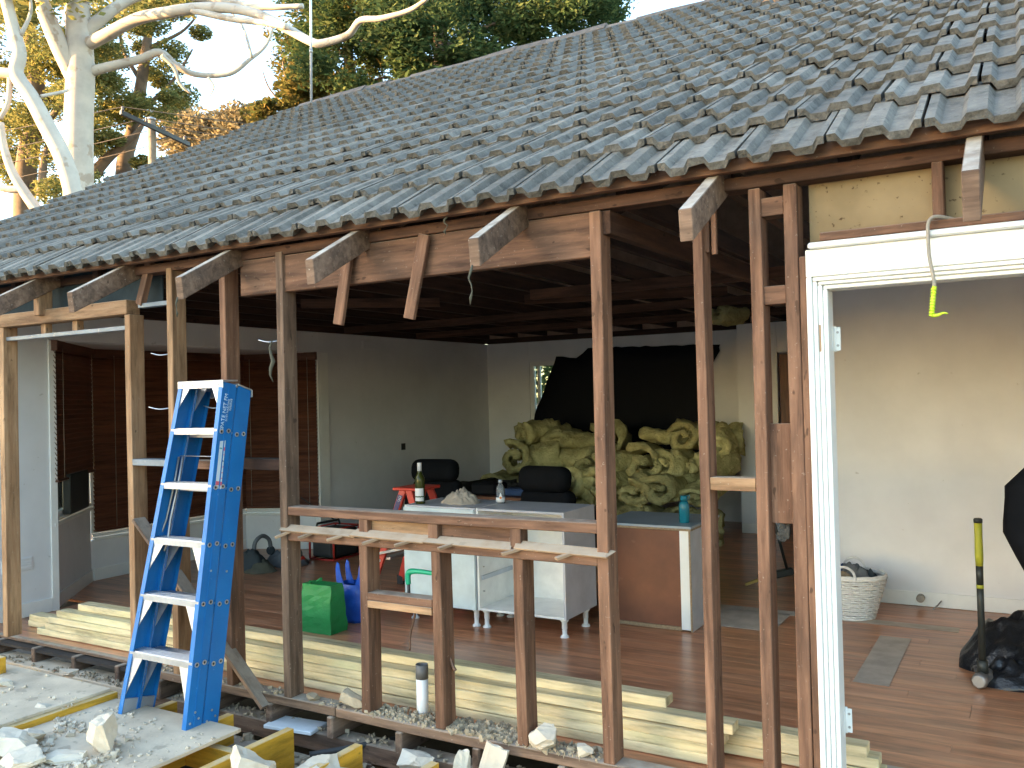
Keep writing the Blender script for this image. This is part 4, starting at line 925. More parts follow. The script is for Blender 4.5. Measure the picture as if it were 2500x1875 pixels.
for ri, (z, y, rad) in enumerate(rows):
    x = -5.75+.12*ri
    while x < -3.0:
        rd_ = rad*rr0.uniform(.85, 1.12)
        ax = (rr0.uniform(-.55, .55), 1, rr0.uniform(-.25, .25)) if rr0.random() < .62 else (1, rr0.uniform(-.4, .4), rr0.uniform(-.2, .2))
        if not (ri == 3 and -4.2 < x < -3.75):
            o = batt_roll((x, y+rr0.uniform(-.10, .10), z+rr0.uniform(-.04, .05)), ax, rd_, rr0.uniform(.40, .58), rr0.uniform(1.15, 1.75), rr0.uniform(0, 50), flat=rr0.choice((.5, .62, .75, .9, 1.0)))
            end = abs(ax[1]) >= 1; wh = ('on the floor', 'in the second layer', 'in the third layer', 'along the top, under black sheet')[ri]
            tag(o, ('yellow insulation roll showing its coiled end, ' if end else 'yellow insulation batt folded lengthwise, ')+wh+' of the heap', 'insulation', IG)
        x += rd_*rr0.uniform(1.55, 1.85)
for i, (x, y, z, ax, rad) in enumerate(((-3.05, 5.55, .20, (1, .3, 0), .22), (-3.9, 5.45, .22, (.7, .6, .1), .21), (-4.6, 5.45, .24, (1, -.2, 0), .22), (-2.98, 6.2, 1.05, (0, 1, .2), .19))):
    tag(batt_roll((x, y, z), ax, rad, .5, 1.8, 70+i*3, flat=.85), ('yellow insulation roll at the foot of heap behind the grey counter', 'yellow insulation roll at the foot of heap behind open cabinet', 'yellow insulation roll at heap foot between the two black armchairs', 'yellow insulation roll perched against the nib wall corner')[i], 'insulation', IG)
for i, (x, y, z, s) in enumerate(((-5.75, 5.35, .35, .30), (-5.25, 5.0, .38, .32), (-4.75, 5.05, .40, .30))):
    tag(batt_roll((x, y, z), (1, .2*i, .1), s, .6, 1.6, 90+i*5, 'grey_fluff', .9), 'dirty grey insulation clump '+('touching the side wall', 'behind the black case', 'behind the blue case')[i]+' by the armchairs', 'insulation', 'dirty grey insulation clumps')
tag(batt_roll((-2.50, 4.9, 2.34), (.3, 1, 0), .11, .35, 1.2, 33, flat=.7), 'loose insulation scrap lying on the ceiling joists', 'insulation')

# ---- black plastic hung over the back window
def sheet():
    outline = [(-5.93, .72), (-5.93, 1.37), (-5.80, 1.62), (-5.73, 1.80), (-5.565, 2.13), (-5.27, 2.11), (-5.08, 2.227), (-3.29, 2.19), (-3.30, 2.10), (-3.42, 1.9), (-3.42, .72)]
    n = len(outline); c = (-4.35, 1.05); V, F = [], []; RN = 6
    dens = []
    for i in range(n):
        a, b = outline[i], outline[(i+1) % n]; m = max(2, int(math.dist(a, b)/.08))
        for k in range(m): t = k/m; dens.append((a[0]+(b[0]-a[0])*t+random.uniform(-.008, .008), a[1]+(b[1]-a[1])*t+random.uniform(-.008, .008)))
    K = len(dens)
    for r in range(RN+1):
        f = r/RN
        for x, z in dens:
            xx, zz = c[0]+(x-c[0])*f, c[1]+(z-c[1])*f
            V.append((xx, BY-.045+.035*noise.noise((xx*2.2, 0, zz*.9))+.012*noise.noise((xx*7, 3, zz*3)), zz))
    for r in range(RN):
        for k in range(K): a = r*K+k; b = r*K+(k+1) % K; F.append((a, b, b+K, a+K))
    o = centred('plastic_sheet', V, F, 'black_sheet', None, True); m = o.modifiers.new('s', 'SOLIDIFY'); m.thickness = .002
    tag(o, 'torn black plastic sheet hung over the back window', 'sheet')
sheet()

# ---- laundry basket
def basket():
    cx, cy = -1.14, 3.15; r = thing('laundry_basket', (cx, cy, 0), 'white wicker laundry basket with handles against the white wall', 'basket')
    H = .29; ra = lambda z: .155+.085*z/H; n = 40
    for i in range(18):
        z = .008+i*(H-.012)/18; pts = []
        for k in range(n+1):
            a = 2*math.pi*k/n; q = ra(z)+.006*(1 if (k+i) % 2 else -1); pts.append((cx+q*math.cos(a)*1.0, cy+q*math.sin(a)*.85, z+.002*random.uniform(-1, 1)))
        tube('weave', pts, .0072, 'wicker', r, 5)
    for k in range(20):
        a = 2*math.pi*(k+.5)/20; tube('stake', [(cx+ra(0)*math.cos(a), cy+ra(0)*math.sin(a)*.85, .004), (cx+ra(H)*math.cos(a), cy+ra(H)*math.sin(a)*.85, H)], .004, 'wicker', r, 5)
    for dz, rr_ in ((H, .012), (H+.016, .010)):
        tube('rim', [(cx+ra(H)*math.cos(2*math.pi*k/n), cy+ra(H)*math.sin(2*math.pi*k/n)*.85, dz+.003*math.sin(k*2.1)) for k in range(n+1)], rr_, 'wicker', r, 6)
    for s in (-1, 1):
        y = cy+s*.20; tube('handle', [(cx-.075, y, H), (cx-.06, y, H+.055), (cx-.02, y, H+.085), (cx+.02, y, H+.085), (cx+.06, y, H+.055), (cx+.075, y, H)], .009, 'wicker', r, 7, 4)
    lathe('base', [(.150, .0), (.152, .01)], (cx, cy, 0), 'wicker', r, 24)
    tag(crumple('clothing', (cx-.10, cy+.02, .24), .12, .13, .15, 'cloth_blue', None, None, 1.7), 'dark blue clothes heaped in the wicker basket', 'clothes')
    tag(crumple('clothing', (cx+.02, cy+.02, .25), .13, .13, .14, 'cloth_grey', None, None, 7.7), 'grey clothes heaped in the wicker basket', 'clothes')
    tag(crumple('clothing', (cx-.04, cy-.09, .22), .12, .09, .11, 'cloth_tan', None, None, 5.2), 'tan clothes heaped in the wicker basket', 'clothes')
    tag(crumple('clothing', (cx+.12, cy+.05, .24), .08, .10, .09, 'cloth_dark', None, None, 9.3), 'black clothes heaped in the wicker basket', 'clothes')
basket()

# ---- sledge hammer, bin bag, hanging bag
sl = thing('sledge_hammer', (-.264, 1.90, 0), 'sledge hammer standing on its head with yellow and black handle', 'hammer')
hx, hy = -.264, 1.90
Mh = Matrix.Translation((hx, hy, .046)) @ Matrix.Rotation(R(-12), 4, 'Z') @ Matrix.Rotation(R(90), 4, 'X')
lathe('head', [(.030, -.085), (.040, -.075), (.040, -.03), (.033, -.02), (.033, .02), (.040, .03), (.040, .075), (.030, .085)], None, 'steel', sl, 8, Mh)
lathe('collar', [(.028, .075), (.026, .14)], (hx, hy, 0), 'tool_black', sl, 12)
lathe('handle', [(.018, .138), (.017, .45), (.0175, .52)], (hx, hy, 0), 'tool_black', sl, 12); lathe('handle_band', [(.0182, .521), (.0182, .54)], (hx, hy, 0), 'tool_yellow', sl, 12)
lathe('handle_black', [(.0178, .5405), (.018, .64)], (hx, hy, 0), 'tool_black', sl, 12); lathe('grip', [(.0183, .6405), (.021, .70), (.019, .80), (.020, .868)], (hx, hy, 0), 'tool_yellow', sl, 12); lathe('grip_end', [(.0215, .8685), (.022, .888), (.017, .893)], (hx, hy, 0), 'tool_black', sl, 12)
tag(crumple('bin_bag', (.06, 2.35, 0), .46, .38, .40, 'black_plastic', None, None, 12.7, res=44, amp=.9), 'slumped black plastic bin bag on the floor behind sledge hammer', 'bin bag')
tag(crumple('plastic_offcut', (-.10, 2.02, 0), .26, .14, .13, 'black_plastic', None, None, 22.1, res=28, amp=1.4), 'flap of black plastic spread on floor at hammer head', 'plastic')
def jacket():
    V, F = [], []; n = 16; L = 12; cx, cy = .10, 1.52
    for i in range(L):
        z = i/(L-1); zz = .60+.62*z; w = (.10+.13*min(1, z*2.2))*(1-.5*max(0, z-.82)/.18)
        for k in range(n):
            a = 2*math.pi*k/n; q = 1+.15*noise.noise((math.cos(a)*1.5, math.sin(a)*1.5, z*2)); V.append((cx+w*math.cos(a)*q, cy+.5*w*math.sin(a)*q, zz))
    for i in range(L-1):
        for k in range(n): a = i*n+k; b = i*n+(k+1) % n; F.append((a, b, b+n, a+n))
    F.append(tuple(range(n))[::-1]); F.append(tuple((L-1)*n+k for k in range(n)))
    r = thing('hanging_coat', (cx, cy, 0), 'black coat hanging on a stand by the white wall', 'coat')
    centred('coat', V, F, 'black_fabric', r); tube('stand_pole', [(cx, cy, 0), (cx, cy, 1.35)], .014, 'steel', r, 8); lathe('stand_base', [(.16, 0), (.16, .015), (.02, .03)], (cx, cy, 0), 'steel', r, 20)
jacket()
# broom
br = thing('broom', (-1.85, 3.85, 0), 'broom with yellow bristles lying on floor beyond the studs', 'broom')
beam('head', (-1.98, 3.86, .06), (-1.72, 3.98, .12), .05, .06, 'tool_black', br, .01); tube('handle', [(-1.76, 3.95, .13), (-1.80, 3.7, .58)], .012, 'tool_black', br, 8)
for k in range(9):
    p = Vector((-2.0+.02*k, 3.85+.012*k, .04+.007*k)); beam('bristles', p, p+Vector((-.07, -.04, -.03)), .02, .02, 'straw', br, 0)

# ---- pipes and cables in the wall
pv = thing('drain_pipe', (-2.645, .14, 0), 'short white plastic drain pipe with dark collar standing by the studs', 'pipe')
lathe('pipe', [(.030, -.02), (.030, .24), (.0295, .24)], (-2.645, .14, 0), 'pvc_white', pv, 24); lathe('collar', [(.0315, .215), (.0315, .285), (.027, .285), (.027, .24)], (-2.645, .14, 0), 'pvc_grey', pv, 24)
gp = thing('water_pipe', (-2.6, .12, .58), 'green taped water pipe bent over between two wall studs', 'pipe')
tube('pipe', [(-2.70, .12, .60), (-2.70, .12, .69)], .008, 'hose', gp, 8); tube('tape', [(-2.70, .12, .68), (-2.703, .12, .72), (-2.69, .12, .742), (-2.64, .12, .748), (-2.56, .12, .746), (-2.47, .12, .742)], [.013, .015, .016, .012, .011, .011], 'green_pipe', gp, 10, 4)
cp = thing('copper_pipe', (-2.44, .10, .31), 'brown copper pipe hanging in a bend beside stud', 'pipe')
tube('pipe', [(-2.50, .11, .752), (-2.466, .11, .755), (-2.446, .105, .735), (-2.440, .10, .68), (-2.446, .09, .50), (-2.440, .08, .40), (-2.405, .06, .335), (-2.385, .055, .312)], .0085, 'copper', cp, 8, 4)
tag(tube('cable', [(-2.83, .25, .60), (-2.80, .30, .50), (-2.82, .28, .38), (-2.81, .26, .30)], .006, 'copper', None, 6, 4), 'thin brown cable dangling behind the noggings', 'cable')
ca = thing('power_cable', (-.28, -.02, 2.18), 'dangling grey cable with bright lime green wrapped end over door frame', 'cable')
tube('sheath', [(-.20, .03, 2.175), (-.245, -.012, 2.186), (-.275, -.034, 2.186), (-.290, -.042, 2.165), (-.292, -.044, 2.12), (-.290, -.044, 2.05), (-.280, -.042, 1.98), (-.277, -.04, 1.945)], .0065, 'cable_grey', ca, 8, 4)
hp = []
for k in range(60):
    f = k/59; a = k*1.05; hp.append((-.279-.010*f+.0075*math.cos(a), -.04+.0075*math.sin(a), 1.942-.098*f))
tube('wrap', hp, .0032, 'lime', ca, 5); tube('wrap_core', [(-.278, -.04, 1.946), (-.289, -.04, 1.842)], .007, 'lime', ca, 8); tube('loose_end', [(-.289, -.04, 1.845), (-.270, -.042, 1.845), (-.252, -.04, 1.852), (-.238, -.04, 1.848)], [.007, .006, .004, .002], 'lime', ca, 6, 3)
# twists of bare wire left on studs
for i, (x, y, z, dx) in enumerate(((-4.33, 0, 1.90, -.10), (-4.33, 0, 1.585, -.13), (-3.89, 0, 1.585, -.10), (-3.45, 0, 1.93, -.10))):
    t = tube('loose_wire', [(x+.004, y+.01, z), (x+dx*.4, y-.02, z-.006), (x+dx, y-.03, z+.008)], .0035, 'galvanised', house, 5, 3)
# ================================================================== outside: joists, boards, rubble
JG = 'yellow joists of the new deck'
def joist(x, top, yend, ynear, lab, depth=.15, w=.045): tag(bx('deck_joist', x, x+w, ynear, yend, top-depth, top, 'yellow_joist', None, .002), lab, 'joist', JG)
joist(-5.79, -.02, -.20, -3.2, 'yellow deck joist far along the stripped wall under plywood')
joist(-5.375, -.015, -.20, -3.2, 'yellow deck joist with only its end showing beyond plywood sheet'); joist(-4.93, -.015, -.20, -3.2, 'yellow deck joist end peeking from beneath a white stone flake')
joist(-4.372, .050, -.36, -3.2, 'yellow deck joist carrying the upper dusty plywood sheet', .20); joist(-4.07, -.002, -.215, -3.2, 'yellow deck joist under lower plywood, its end showing behind the blue ladder')
joist(-3.635, .0, -.215, -3.2, 'yellow deck joist under the edge of the lower plywood sheet'); joist(-3.208, .0, -.22, -3.2, 'uncovered yellow deck joist next to the lower plywood edge', .19)
joist(-2.772, .0, -.222, -3.2, 'yellow deck joist buried under white plaster rubble'); joist(-2.335, .0, -.225, -3.2, 'yellow deck joist beside the upright stone shards'); joist(-1.89, -.0, -.225, -3.2, 'yellow deck joist below the white plaster lump on bottom plate'); joist(-1.44, -.0, -.225, -3.2, 'yellow deck joist before the bare post by the sill')
tag(bx('joist_blocking', -3.589, -3.209, -.52, -.475, -.15, -.03, 'yellow_joist', None, .002), 'short yellow blocking between two deck joists', 'joist')
tag(bx('joist_offcut', -5.30, -5.19, -.52, -.475, .0675, .16, 'yellow_joist', None, .002), 'yellow joist offcut lying on the upper plywood', 'offcut')
tag(bx('plywood_sheet', -6.9, -4.366, -2.1, -.372, .0505, .067, 'dusty_ply', None, .002), 'dusty plywood sheet lying on the raised yellow joist', 'plywood')
tag(bx('plywood_sheet', -4.325, -3.363, -2.1, -.372, .0005, .019, 'dusty_ply', None, .002), 'dusty plywood sheet carrying the blue step ladder', 'plywood')
for i, (x0, x1, y0, y1, z) in enumerate(((-3.52, -3.22, -.14, .02, -.26), (-3.15, -2.80, -.19, -.0, -.25), (-2.75, -2.42, -.2, -.02, -.26), (-4.9, -3.6, -.16, .0, -.24))):
    tag(bx('scrap_board', x0, x1, y0, y1, z, z+.02, 'hardwood_grey', None, .003), 'grey scrap board lying low '+('beside the white foam panel', 'under the dark hose', 'below the rounded cream stone', 'behind the blue ladder feet')[i], 'board', 'scrap boards below the wall')
tag(beam('foam_panel', (-3.56, .02, -.11), (-3.26, .06, -.112), .15, .02, 'foam', None, .003), 'white foam panel scrap on the bearer below the bottom plate', 'foam')
tag(tube('old_hose', [(-2.85, .30, -.16), (-2.90, .10, -.13), (-3.0, -.05, -.13), (-3.12, -.16, -.14)], .014, 'hose', None, 8, 4), 'dark hose poking out from under the bottom plate', 'hose')
# big lumps
CG = 'plaster lumps on the torn up deck'
def lump(x, y, z, sx, sy, sz, seed, lab, mat='plaster', rot=(0, 0, 0), facets=9):
    me = chunk_mesh(sx, sy, sz, seed, facets); me.materials.append(MATS[mat]); zmin = min((Matrix.Rotation(rot[2], 3, 'Z') @ Matrix.Rotation(rot[1], 3, 'Y') @ Matrix.Rotation(rot[0], 3, 'X') @ v.co).z for v in me.vertices)
    M = Matrix.Translation((x, y, z-zmin-.004)) @ Matrix.Rotation(rot[2], 4, 'Z') @ Matrix.Rotation(rot[1], 4, 'Y') @ Matrix.Rotation(rot[0], 4, 'X')
    o = link('plaster_lump', me, None, None, M); tag(o, lab, 'rubble', CG); return o
lump(-3.72, -.88, .019, .12, .10, .15, 11, 'square white plaster block standing on the lower plywood', rot=(R(14), R(-8), R(25)), facets=4)
lump(-4.02, -1.12, .019, .24, .16, .09, 12, 'white plaster slab flat on the lower plywood by raised joist', rot=(0, R(8), R(20)))
lump(-3.88, -1.15, .019, .20, .14, .07, 13, 'small white plaster slab near the square block', rot=(R(6), 0, R(-15))); lump(-3.78, -1.02, .019, .16, .11, .04, 14, 'thin plaster flake on the lower plywood', rot=(0, 0, R(50)))
lump(-4.12, -1.0, .019, .18, .15, .06, 15, 'grey edged plaster slab against the raised joist', rot=(R(-10), 0, R(70)))
lump(-3.02, -.66, -.17, .24, .22, .19, 21, 'largest white plaster lump piled between uncovered joists', rot=(0, R(-8), R(10))); lump(-2.80, -.46, -.16, .22, .20, .15, 22, 'white angular plaster lump beside the largest lump', rot=(R(15), R(-18), R(40)))
lump(-2.93, -.72, -.06, .16, .15, .12, 23, 'bluish white plaster wedge on top of the largest lump', rot=(R(20), R(25), R(70))); lump(-2.66, -.42, -.17, .16, .16, .11, 24, 'plaster lump against the short yellow joist end', rot=(0, R(12), R(15)))
lump(-2.74, -.62, -.14, .20, .18, .15, 25, 'front plaster lump below the rubble between joists', rot=(R(5), 0, R(60))); lump(-3.06, -.80, -.16, .15, .15, .14, 26, 'plaster lump leaning on the uncovered yellow joist', rot=(0, R(20), 0))
lump(-2.565, -.02, -.17, .17, .11, .10, 31, 'rounded cream stone below the bottom plate', 'plaster', rot=(0, 0, R(20)), facets=14)
lump(-2.245, -.12, -.20, .09, .07, .22, 32, 'upright pointed pale stone shard below the bottom plate', rot=(0, R(6), R(20)), facets=12); lump(-2.115, -.09, -.20, .11, .035, .25, 33, 'flat white shard leaning on the bottom plate', rot=(R(-10), R(14), R(8)), facets=4)
lump(-1.90, .015, .045, .115, .10, .09, 34, 'white plaster lump sitting on the bottom plate', rot=(R(20), R(5), R(20))); lump(-1.70, .03, .045, .08, .06, .05, 35, 'small plaster piece on bottom plate near the post')
lump(-5.02, -.20, .0, .13, .07, .035, 36, 'white stone flake near the upper plywood edge'); lump(-4.98, -.62, .067, .13, .06, .03, 37, 'white plaster flake on the upper plywood sheet'); lump(-4.42, -.72, .052, .09, .05, .025, 38, 'thin plaster flake on the raised joist', rot=(0, R(8), R(30)))
lump(-3.0, .04, .045, .14, .07, .06, 39, 'flat mortar slab leaning at the cripple stud foot', 'mortar', rot=(R(10), R(20), R(10))); lump(-3.27, .03, .045, .05, .045, .04, 40, 'small mortar stone on the bottom plate', 'mortar')
# fine rubble, stuff
def rubble(name, regions, mat, lab, seed):
    rr_ = random.Random(seed); bases = [chunk_mesh(1, 1, 1, seed*10+i, 7, 0, .1) for i in range(6)]; V, F = [], []
    data = [([v.co.copy() for v in b.vertices], [tuple(p.vertices) for p in b.polygons]) for b in bases]
    for (x0, x1, y0, y1, z, n, s0, s1, hill) in regions:
        for _ in range(n):
            x, y = rr_.uniform(x0, x1), rr_.uniform(y0, y1); d = noise.noise((x*4, y*4, seed))
            if d < -.15+.3*rr_.random() - hill: continue
            s = s0+(s1-s0)*rr_.random()**3; vv, ff = data[rr_.randrange(6)]; b0 = len(V)
            M = Matrix.Rotation(rr_.uniform(0, 6.28), 3, 'Z') @ Matrix.Rotation(rr_.uniform(-.6, .6), 3, 'X'); fl = rr_.uniform(.35, .8)
            for v in vv: w = M @ Vector((v.x*s, v.y*s*.8, v.z*s*fl)); V.append((x+w.x, y+w.y, z+w.z+s*fl*.35+hill*.05*rr_.random()))
            F += [tuple(b0+q for q in f) for f in ff]
    o = link(name, pydata(V, F), mat); tag(o, lab, 'rubble', kind='stuff')
rubble('rubble', [(-4.32, -3.37, -1.6, -.40, .019, 900, .004, .024, 0), (-4.3, -3.60, -1.6, -.70, .019, 1300, .005, .04, .2), (-6.6, -4.37, -1.6, -.38, .067, 500, .004, .024, 0), (-4.38, -4.32, -1.6, -.37, .050, 60, .005, .02, .3)], 'plaster', 'pale plaster crumbs scattered over the plywood sheets', 1)
rubble('rubble', [(-4.6, -1.62, .0, .09, .045, 700, .006, .026, 0), (-2.42, -2.05, .0, .17, .03, 420, .008, .036, .5), (-2.9, -2.5, -.0, .16, .03, 260, .008, .032, .4), (-2.0, -1.62, .0, .12, .03, 160, .008, .035, .4), (-7, -2.0, .03, .135, -.12, 700, .006, .028, .2), (-4.5, -2.0, -.30, .0, -.235, 900, .01, .06, .3)], 'mortar', 'brown mortar crumbs along the bottom plate and bearer', 2)
rubble('rubble', [(-3.58, -2.8, -1.2, -.2, -.42, 500, .02, .09, .5), (-7, -4.3, -1.0, -.2, -.5, 300, .02, .09, .5), (-2.7, -1.5, -1.2, -.2, -.45, 300, .02, .08, .5)], 'mortar', 'rubble fallen between the deck joists onto the soil', 3)

# cobwebs/dust tufts hanging from eaves
for i, (x, y, z, L) in enumerate(((-3.74, -.40, 2.15, .10), (-1.95, -.40, 2.14, .16), (-2.28, -.09, 2.43, .08), (-3.47, -.02, 1.93, .22))):
    pts = [(x+.008*math.sin(k*1.7+i), y+.006*math.cos(k*2.1), z-L*k/6) for k in range(7)]
    tube('dust_tuft', pts, [.004, .006, .008 if i == 3 else .004, .012 if i == 3 else .003, .010 if i == 3 else .002, .006, .002], 'khaki', house, 6)
dcm = chunk_mesh(.055, .03, .07, 77, 12, 2, .4); dcm.materials.append(MATS['grey_fluff']); link('dust_clump', dcm, None, house, Matrix.Translation((-.835, .06, 1.052)))

# ================================================================== trees and street
def leaves(name, blobs, size, mat, parent, seed, flat=.5):
    g = np.random.default_rng(seed); Vs = []
    for (c, rad, n) in blobs:
        u = g.normal(size=(n, 3)); u /= np.linalg.norm(u, axis=1)[:, None]; r = g.random(n)**.45
        p = np.array(c)+u*r[:, None]*np.array(rad)
        a = g.normal(size=(n, 3)); a[:, 2] *= flat; a /= np.linalg.norm(a, axis=1)[:, None]; b = np.cross(a, g.normal(size=(n, 3))); b /= np.linalg.norm(b, axis=1)[:, None]
        s = size*g.uniform(.6, 1.35, n)[:, None]
        Vs.append(np.stack([p-a*s, p+b*s*.38, p+a*s, p-b*s*.38], 1))
    V = np.concatenate(Vs).reshape(-1, 3); nq = len(V)//4; c0 = V.mean(0); V = V-c0
    me = bpy.data.meshes.new(name); me.vertices.add(len(V)); me.vertices.foreach_set('co', V.astype(np.float32).ravel())
    me.loops.add(nq*4); me.loops.foreach_set('vertex_index', np.arange(nq*4, dtype=np.int32)); me.polygons.add(nq)
    me.polygons.foreach_set('loop_start', np.arange(0, nq*4, 4, dtype=np.int32)); me.update(calc_edges=True)
    return link(name, me, mat, parent, Matrix.Translation(c0))
def limbs(name, paths, mat, parent, seg=10):
    V, F = [], []
    for pts, radii in paths: tube_geo(pts, radii, seg, 5, V, F)
    return centred(name, V, F, mat, parent, True)
def branch(pxs, depth0, depth1, r0, r1):
    n = len(pxs); pts = [at(x, y, depth0+(depth1-depth0)*i/(n-1)) for i, (x, y) in enumerate(pxs)]; return pts, [r0+(r1-r0)*i/(n-1) for i in range(n)]
# white gum with its limbs
d = 17.0; gb = at(192, 480, d)
gum = thing('gum_tree', (gb.x, gb.y, -.5), 'smooth white barked gum tree with thick trunk behind the roof', 'tree')
limbs('trunk', [([Vector((gb.x-.05, gb.y, -.5)), gb, at(192, 300, d), at(196, 170, d), at(189, 0, d), at(186, -250, d), at(190, -600, d)], [.42, .275, .265, .262, .215, .18, .13])], 'gum_bark', gum, 18)
limbs('limb', [branch([(186, 190), (140, 100), (100, 0), (70, -120), (40, -260)], d, d-.8, .20, .08)], 'gum_bark', gum, 14)
limbs('limb', [branch([(205, 80), (260, 35), (305, 5), (360, -15), (470, -40)], d, d+.5, .13, .06)], 'gum_bark', gum, 12)
limbs('limb', [branch([(210, 110), (260, 85), (330, 48), (400, 32), (480, 20), (560, 20), (630, 35), (700, 70), (760, 102), (790, 105), (850, 85), (880, 50), (930, 45), (1000, 25), (1045, -5)], d, d-3.5, .125, .032)], 'gum_bark', gum, 12)
limbs('limb', [branch([(210, 178), (270, 162), (340, 145), (390, 128), (430, 160), (480, 182), (560, 180), (610, 145), (650, 110), (668, 60)], d, d+.4, .105, .022), branch([(395, 135), (425, 165), (440, 205), (465, 228)], d, d+.2, .05, .02), branch([(508, 190), (522, 212), (512, 235)], d, d, .03, .01), branch([(615, 140), (590, 60), (540, 10)], d, d, .03, .012)], 'gum_bark', gum, 8)
limbs('limb', [branch([(470, 25), (560, 45), (640, 55), (700, 66)], d-1, d-2, .06, .05)], 'gum_bark', gum, 10)
limbs('limb', [branch([(470, -8), (560, 5), (640, 18), (740, 15)], d+.5, d, .08, .05)], 'gum_bark', gum, 10)
bl = []
gg = np.random.default_rng(3)
for (x, y, dd, s, n) in ((60, 40, 21, 1.3, 900), (330, 20, 22, 1.0, 700), (420, 0, 21, .8, 500), (120, -80, 17, 1.6, 900)):
    for k in range(4): p = at(x+gg.uniform(-60, 60), y+gg.uniform(-50, 50), dd+gg.uniform(-1, 1)); bl.append((p, (s*.6, s*.6, s*.35), n//4))
leaves('crown', bl, .10, 'leaf_gum', gum, 5)
# slender gum on the left
g2b = at(100, 480, 15); gum2 = thing('gum_tree', (g2b.x, g2b.y, -.5), 'slender pale gum tree with forked crooked stem beside the thick gum', 'tree')
limbs('trunk', [branch([(190, 520), (160, 400), (110, 300), (75, 235), (40, 180), (48, 130), (30, 60), (5, -40)], 15, 15, .16, .09)], 'gum_bark', gum2, 12)
limbs('limb', [branch([(95, 520), (60, 470), (30, 420), (10, 360), (2, 300)], 15, 15, .10, .055), branch([(50, 462), (20, 462), (-20, 452)], 15, 15, .07, .055)], 'gum_bark', gum2, 8)
limbs('limb', [branch([(35, 180), (0, 176), (-60, 160)], 15, 15, .10, .07), branch([(25, 185), (20, 250), (0, 290)], 15, 15, .05, .04), branch([(100, 235), (150, 225), (165, 220)], 15, 15.5, .03, .025), branch([(45, 120), (30, 40), (10, 0)], 15, 15, .05, .03), branch([(48, 90), (75, 30), (70, -30)], 15, 15, .04, .02)], 'gum_bark', gum2, 8)
leaves('crown', [(at(20+gg.uniform(-50, 80), -60+gg.uniform(-60, 60), 15), (.7, .7, .4), 160) for k in range(8)], .10, 'leaf_gum', gum2, 6)
# trees
def tree(name, base, label, blobs, mat, trunk_pts, radii, size, seed, bark='brown_bark', group=None, extra=()):
    t = thing(name, (base[0], base[1], -.5), label, 'tree', group); limbs('trunk', [([Vector((base[0], base[1], -.5))]+trunk_pts, radii)]+list(extra), bark, t, 10)
    leaves('crown', blobs, size, mat, t, seed); return t
def cloud(px0, px1, py0, py1, dep, n, s, leafn, seed, jd=2.0, keep=None):
    g = np.random.default_rng(seed); out = []
    for k in range(n):
        x, y = g.uniform(px0, px1), g.uniform(py0, py1)
        if keep and not keep(x, y): continue
        q = s*g.uniform(.55, 1.25); out.append((at(x, y, dep+g.uniform(-jd, jd)), (q, q, q*.62), leafn))
    return out
# left eucalypts behind the gums
t1 = at(60, 480, 30); tree('eucalyptus_tree', (t1.x, t1.y), 'tall golden green eucalyptus behind the pale gums', cloud(-80, 250, -120, 480, 30, 60, .82, 800, 21, 3), 'leaf_gum', [at(60, 480, 30), at(90, 250, 30), at(60, 0, 30)], [.5, .35, .3, .15], .078, 31,
     extra=[branch([(90, 400), (30, 300), (-30, 250)], 29, 29, .12, .05), branch([(85, 330), (150, 250), (160, 150)], 29, 29, .12, .04), branch([(100, 480), (110, 380), (140, 330)], 28, 28, .14, .06)])
t2 = at(300, 470, 32); tree('eucalyptus_tree', (t2.x, t2.y), 'eucalyptus with open sunlit foliage behind the power pole', cloud(215, 500, -40, 440, 32, 54, .70, 800, 22, 3, keep=lambda x, y: not (x > 420 and y > 260)) , 'leaf_gum', [at(300, 470, 32), at(330, 300, 32), at(360, 100, 32), at(380, -60, 32)], [.5, .3, .24, .16, .08], .078, 32,
     extra=[branch([(232, 420), (270, 380), (330, 330), (350, 300)], 30, 30, .22, .05), branch([(335, 280), (420, 200), (470, 120)], 32, 32, .10, .03), branch([(345, 200), (300, 120), (290, 40)], 32, 32, .09, .03), branch([(355, 120), (440, 80), (480, 40)], 32, 32, .08, .03)])
t3 = at(500, 330, 44); tree('bushy_tree', (t3.x, t3.y), 'pale golden bushy tree beyond the power pole', cloud(420, 630, 275, 380, 44, 34, 1.25, 500, 23, 2, keep=lambda x, y: y > 262+abs(x-470)*.12), 'leaf_gold', [at(500, 420, 44), at(505, 320, 44)], [.4, .3, .12], .16, 33)
t4 = at(690, 260, 26); tree('sparse_tree', (t4.x, t4.y), 'thin leaved tree with rusty twigs left of the antenna mast', cloud(615, 760, 130, 300, 26, 44, .42, 200, 24, 1.2, keep=lambda x, y: y > 300-(x-600)*1.1), 'leaf_sparse', [at(720, 330, 26), at(705, 230, 26), at(690, 150, 26)], [.2, .12, .06, .02], .10, 34,
     extra=[branch([(715, 280), (660, 220), (640, 170)], 26, 26, .04, .012), branch([(710, 250), (750, 180), (745, 120)], 26, 26, .04, .012), branch([(716, 290), (640, 280), (610, 250)], 26, 26, .035, .01)])
t5 = at(1080, 230, 24); tree('evergreen_tree', (t5.x, t5.y), 'large dark green evergreen tree rising behind the ridge', cloud(720, 1500, -140, 250, 24, 150, .82, 520, 25, 2.2, keep=lambda x, y: y < 262-(x-700)*.21+40 and not (x < 800 and y > 170)), 'leaf_dark', [at(1080, 260, 24), at(1075, 80, 24), at(1060, -120, 24)], [.35, .25, .2, .1], .085, 35,
     extra=[branch([(1075, 160), (960, 110), (880, 100)], 24, 24, .08, .02), branch([(1075, 120), (1200, 60), (1300, 20)], 24, 24, .09, .02)])
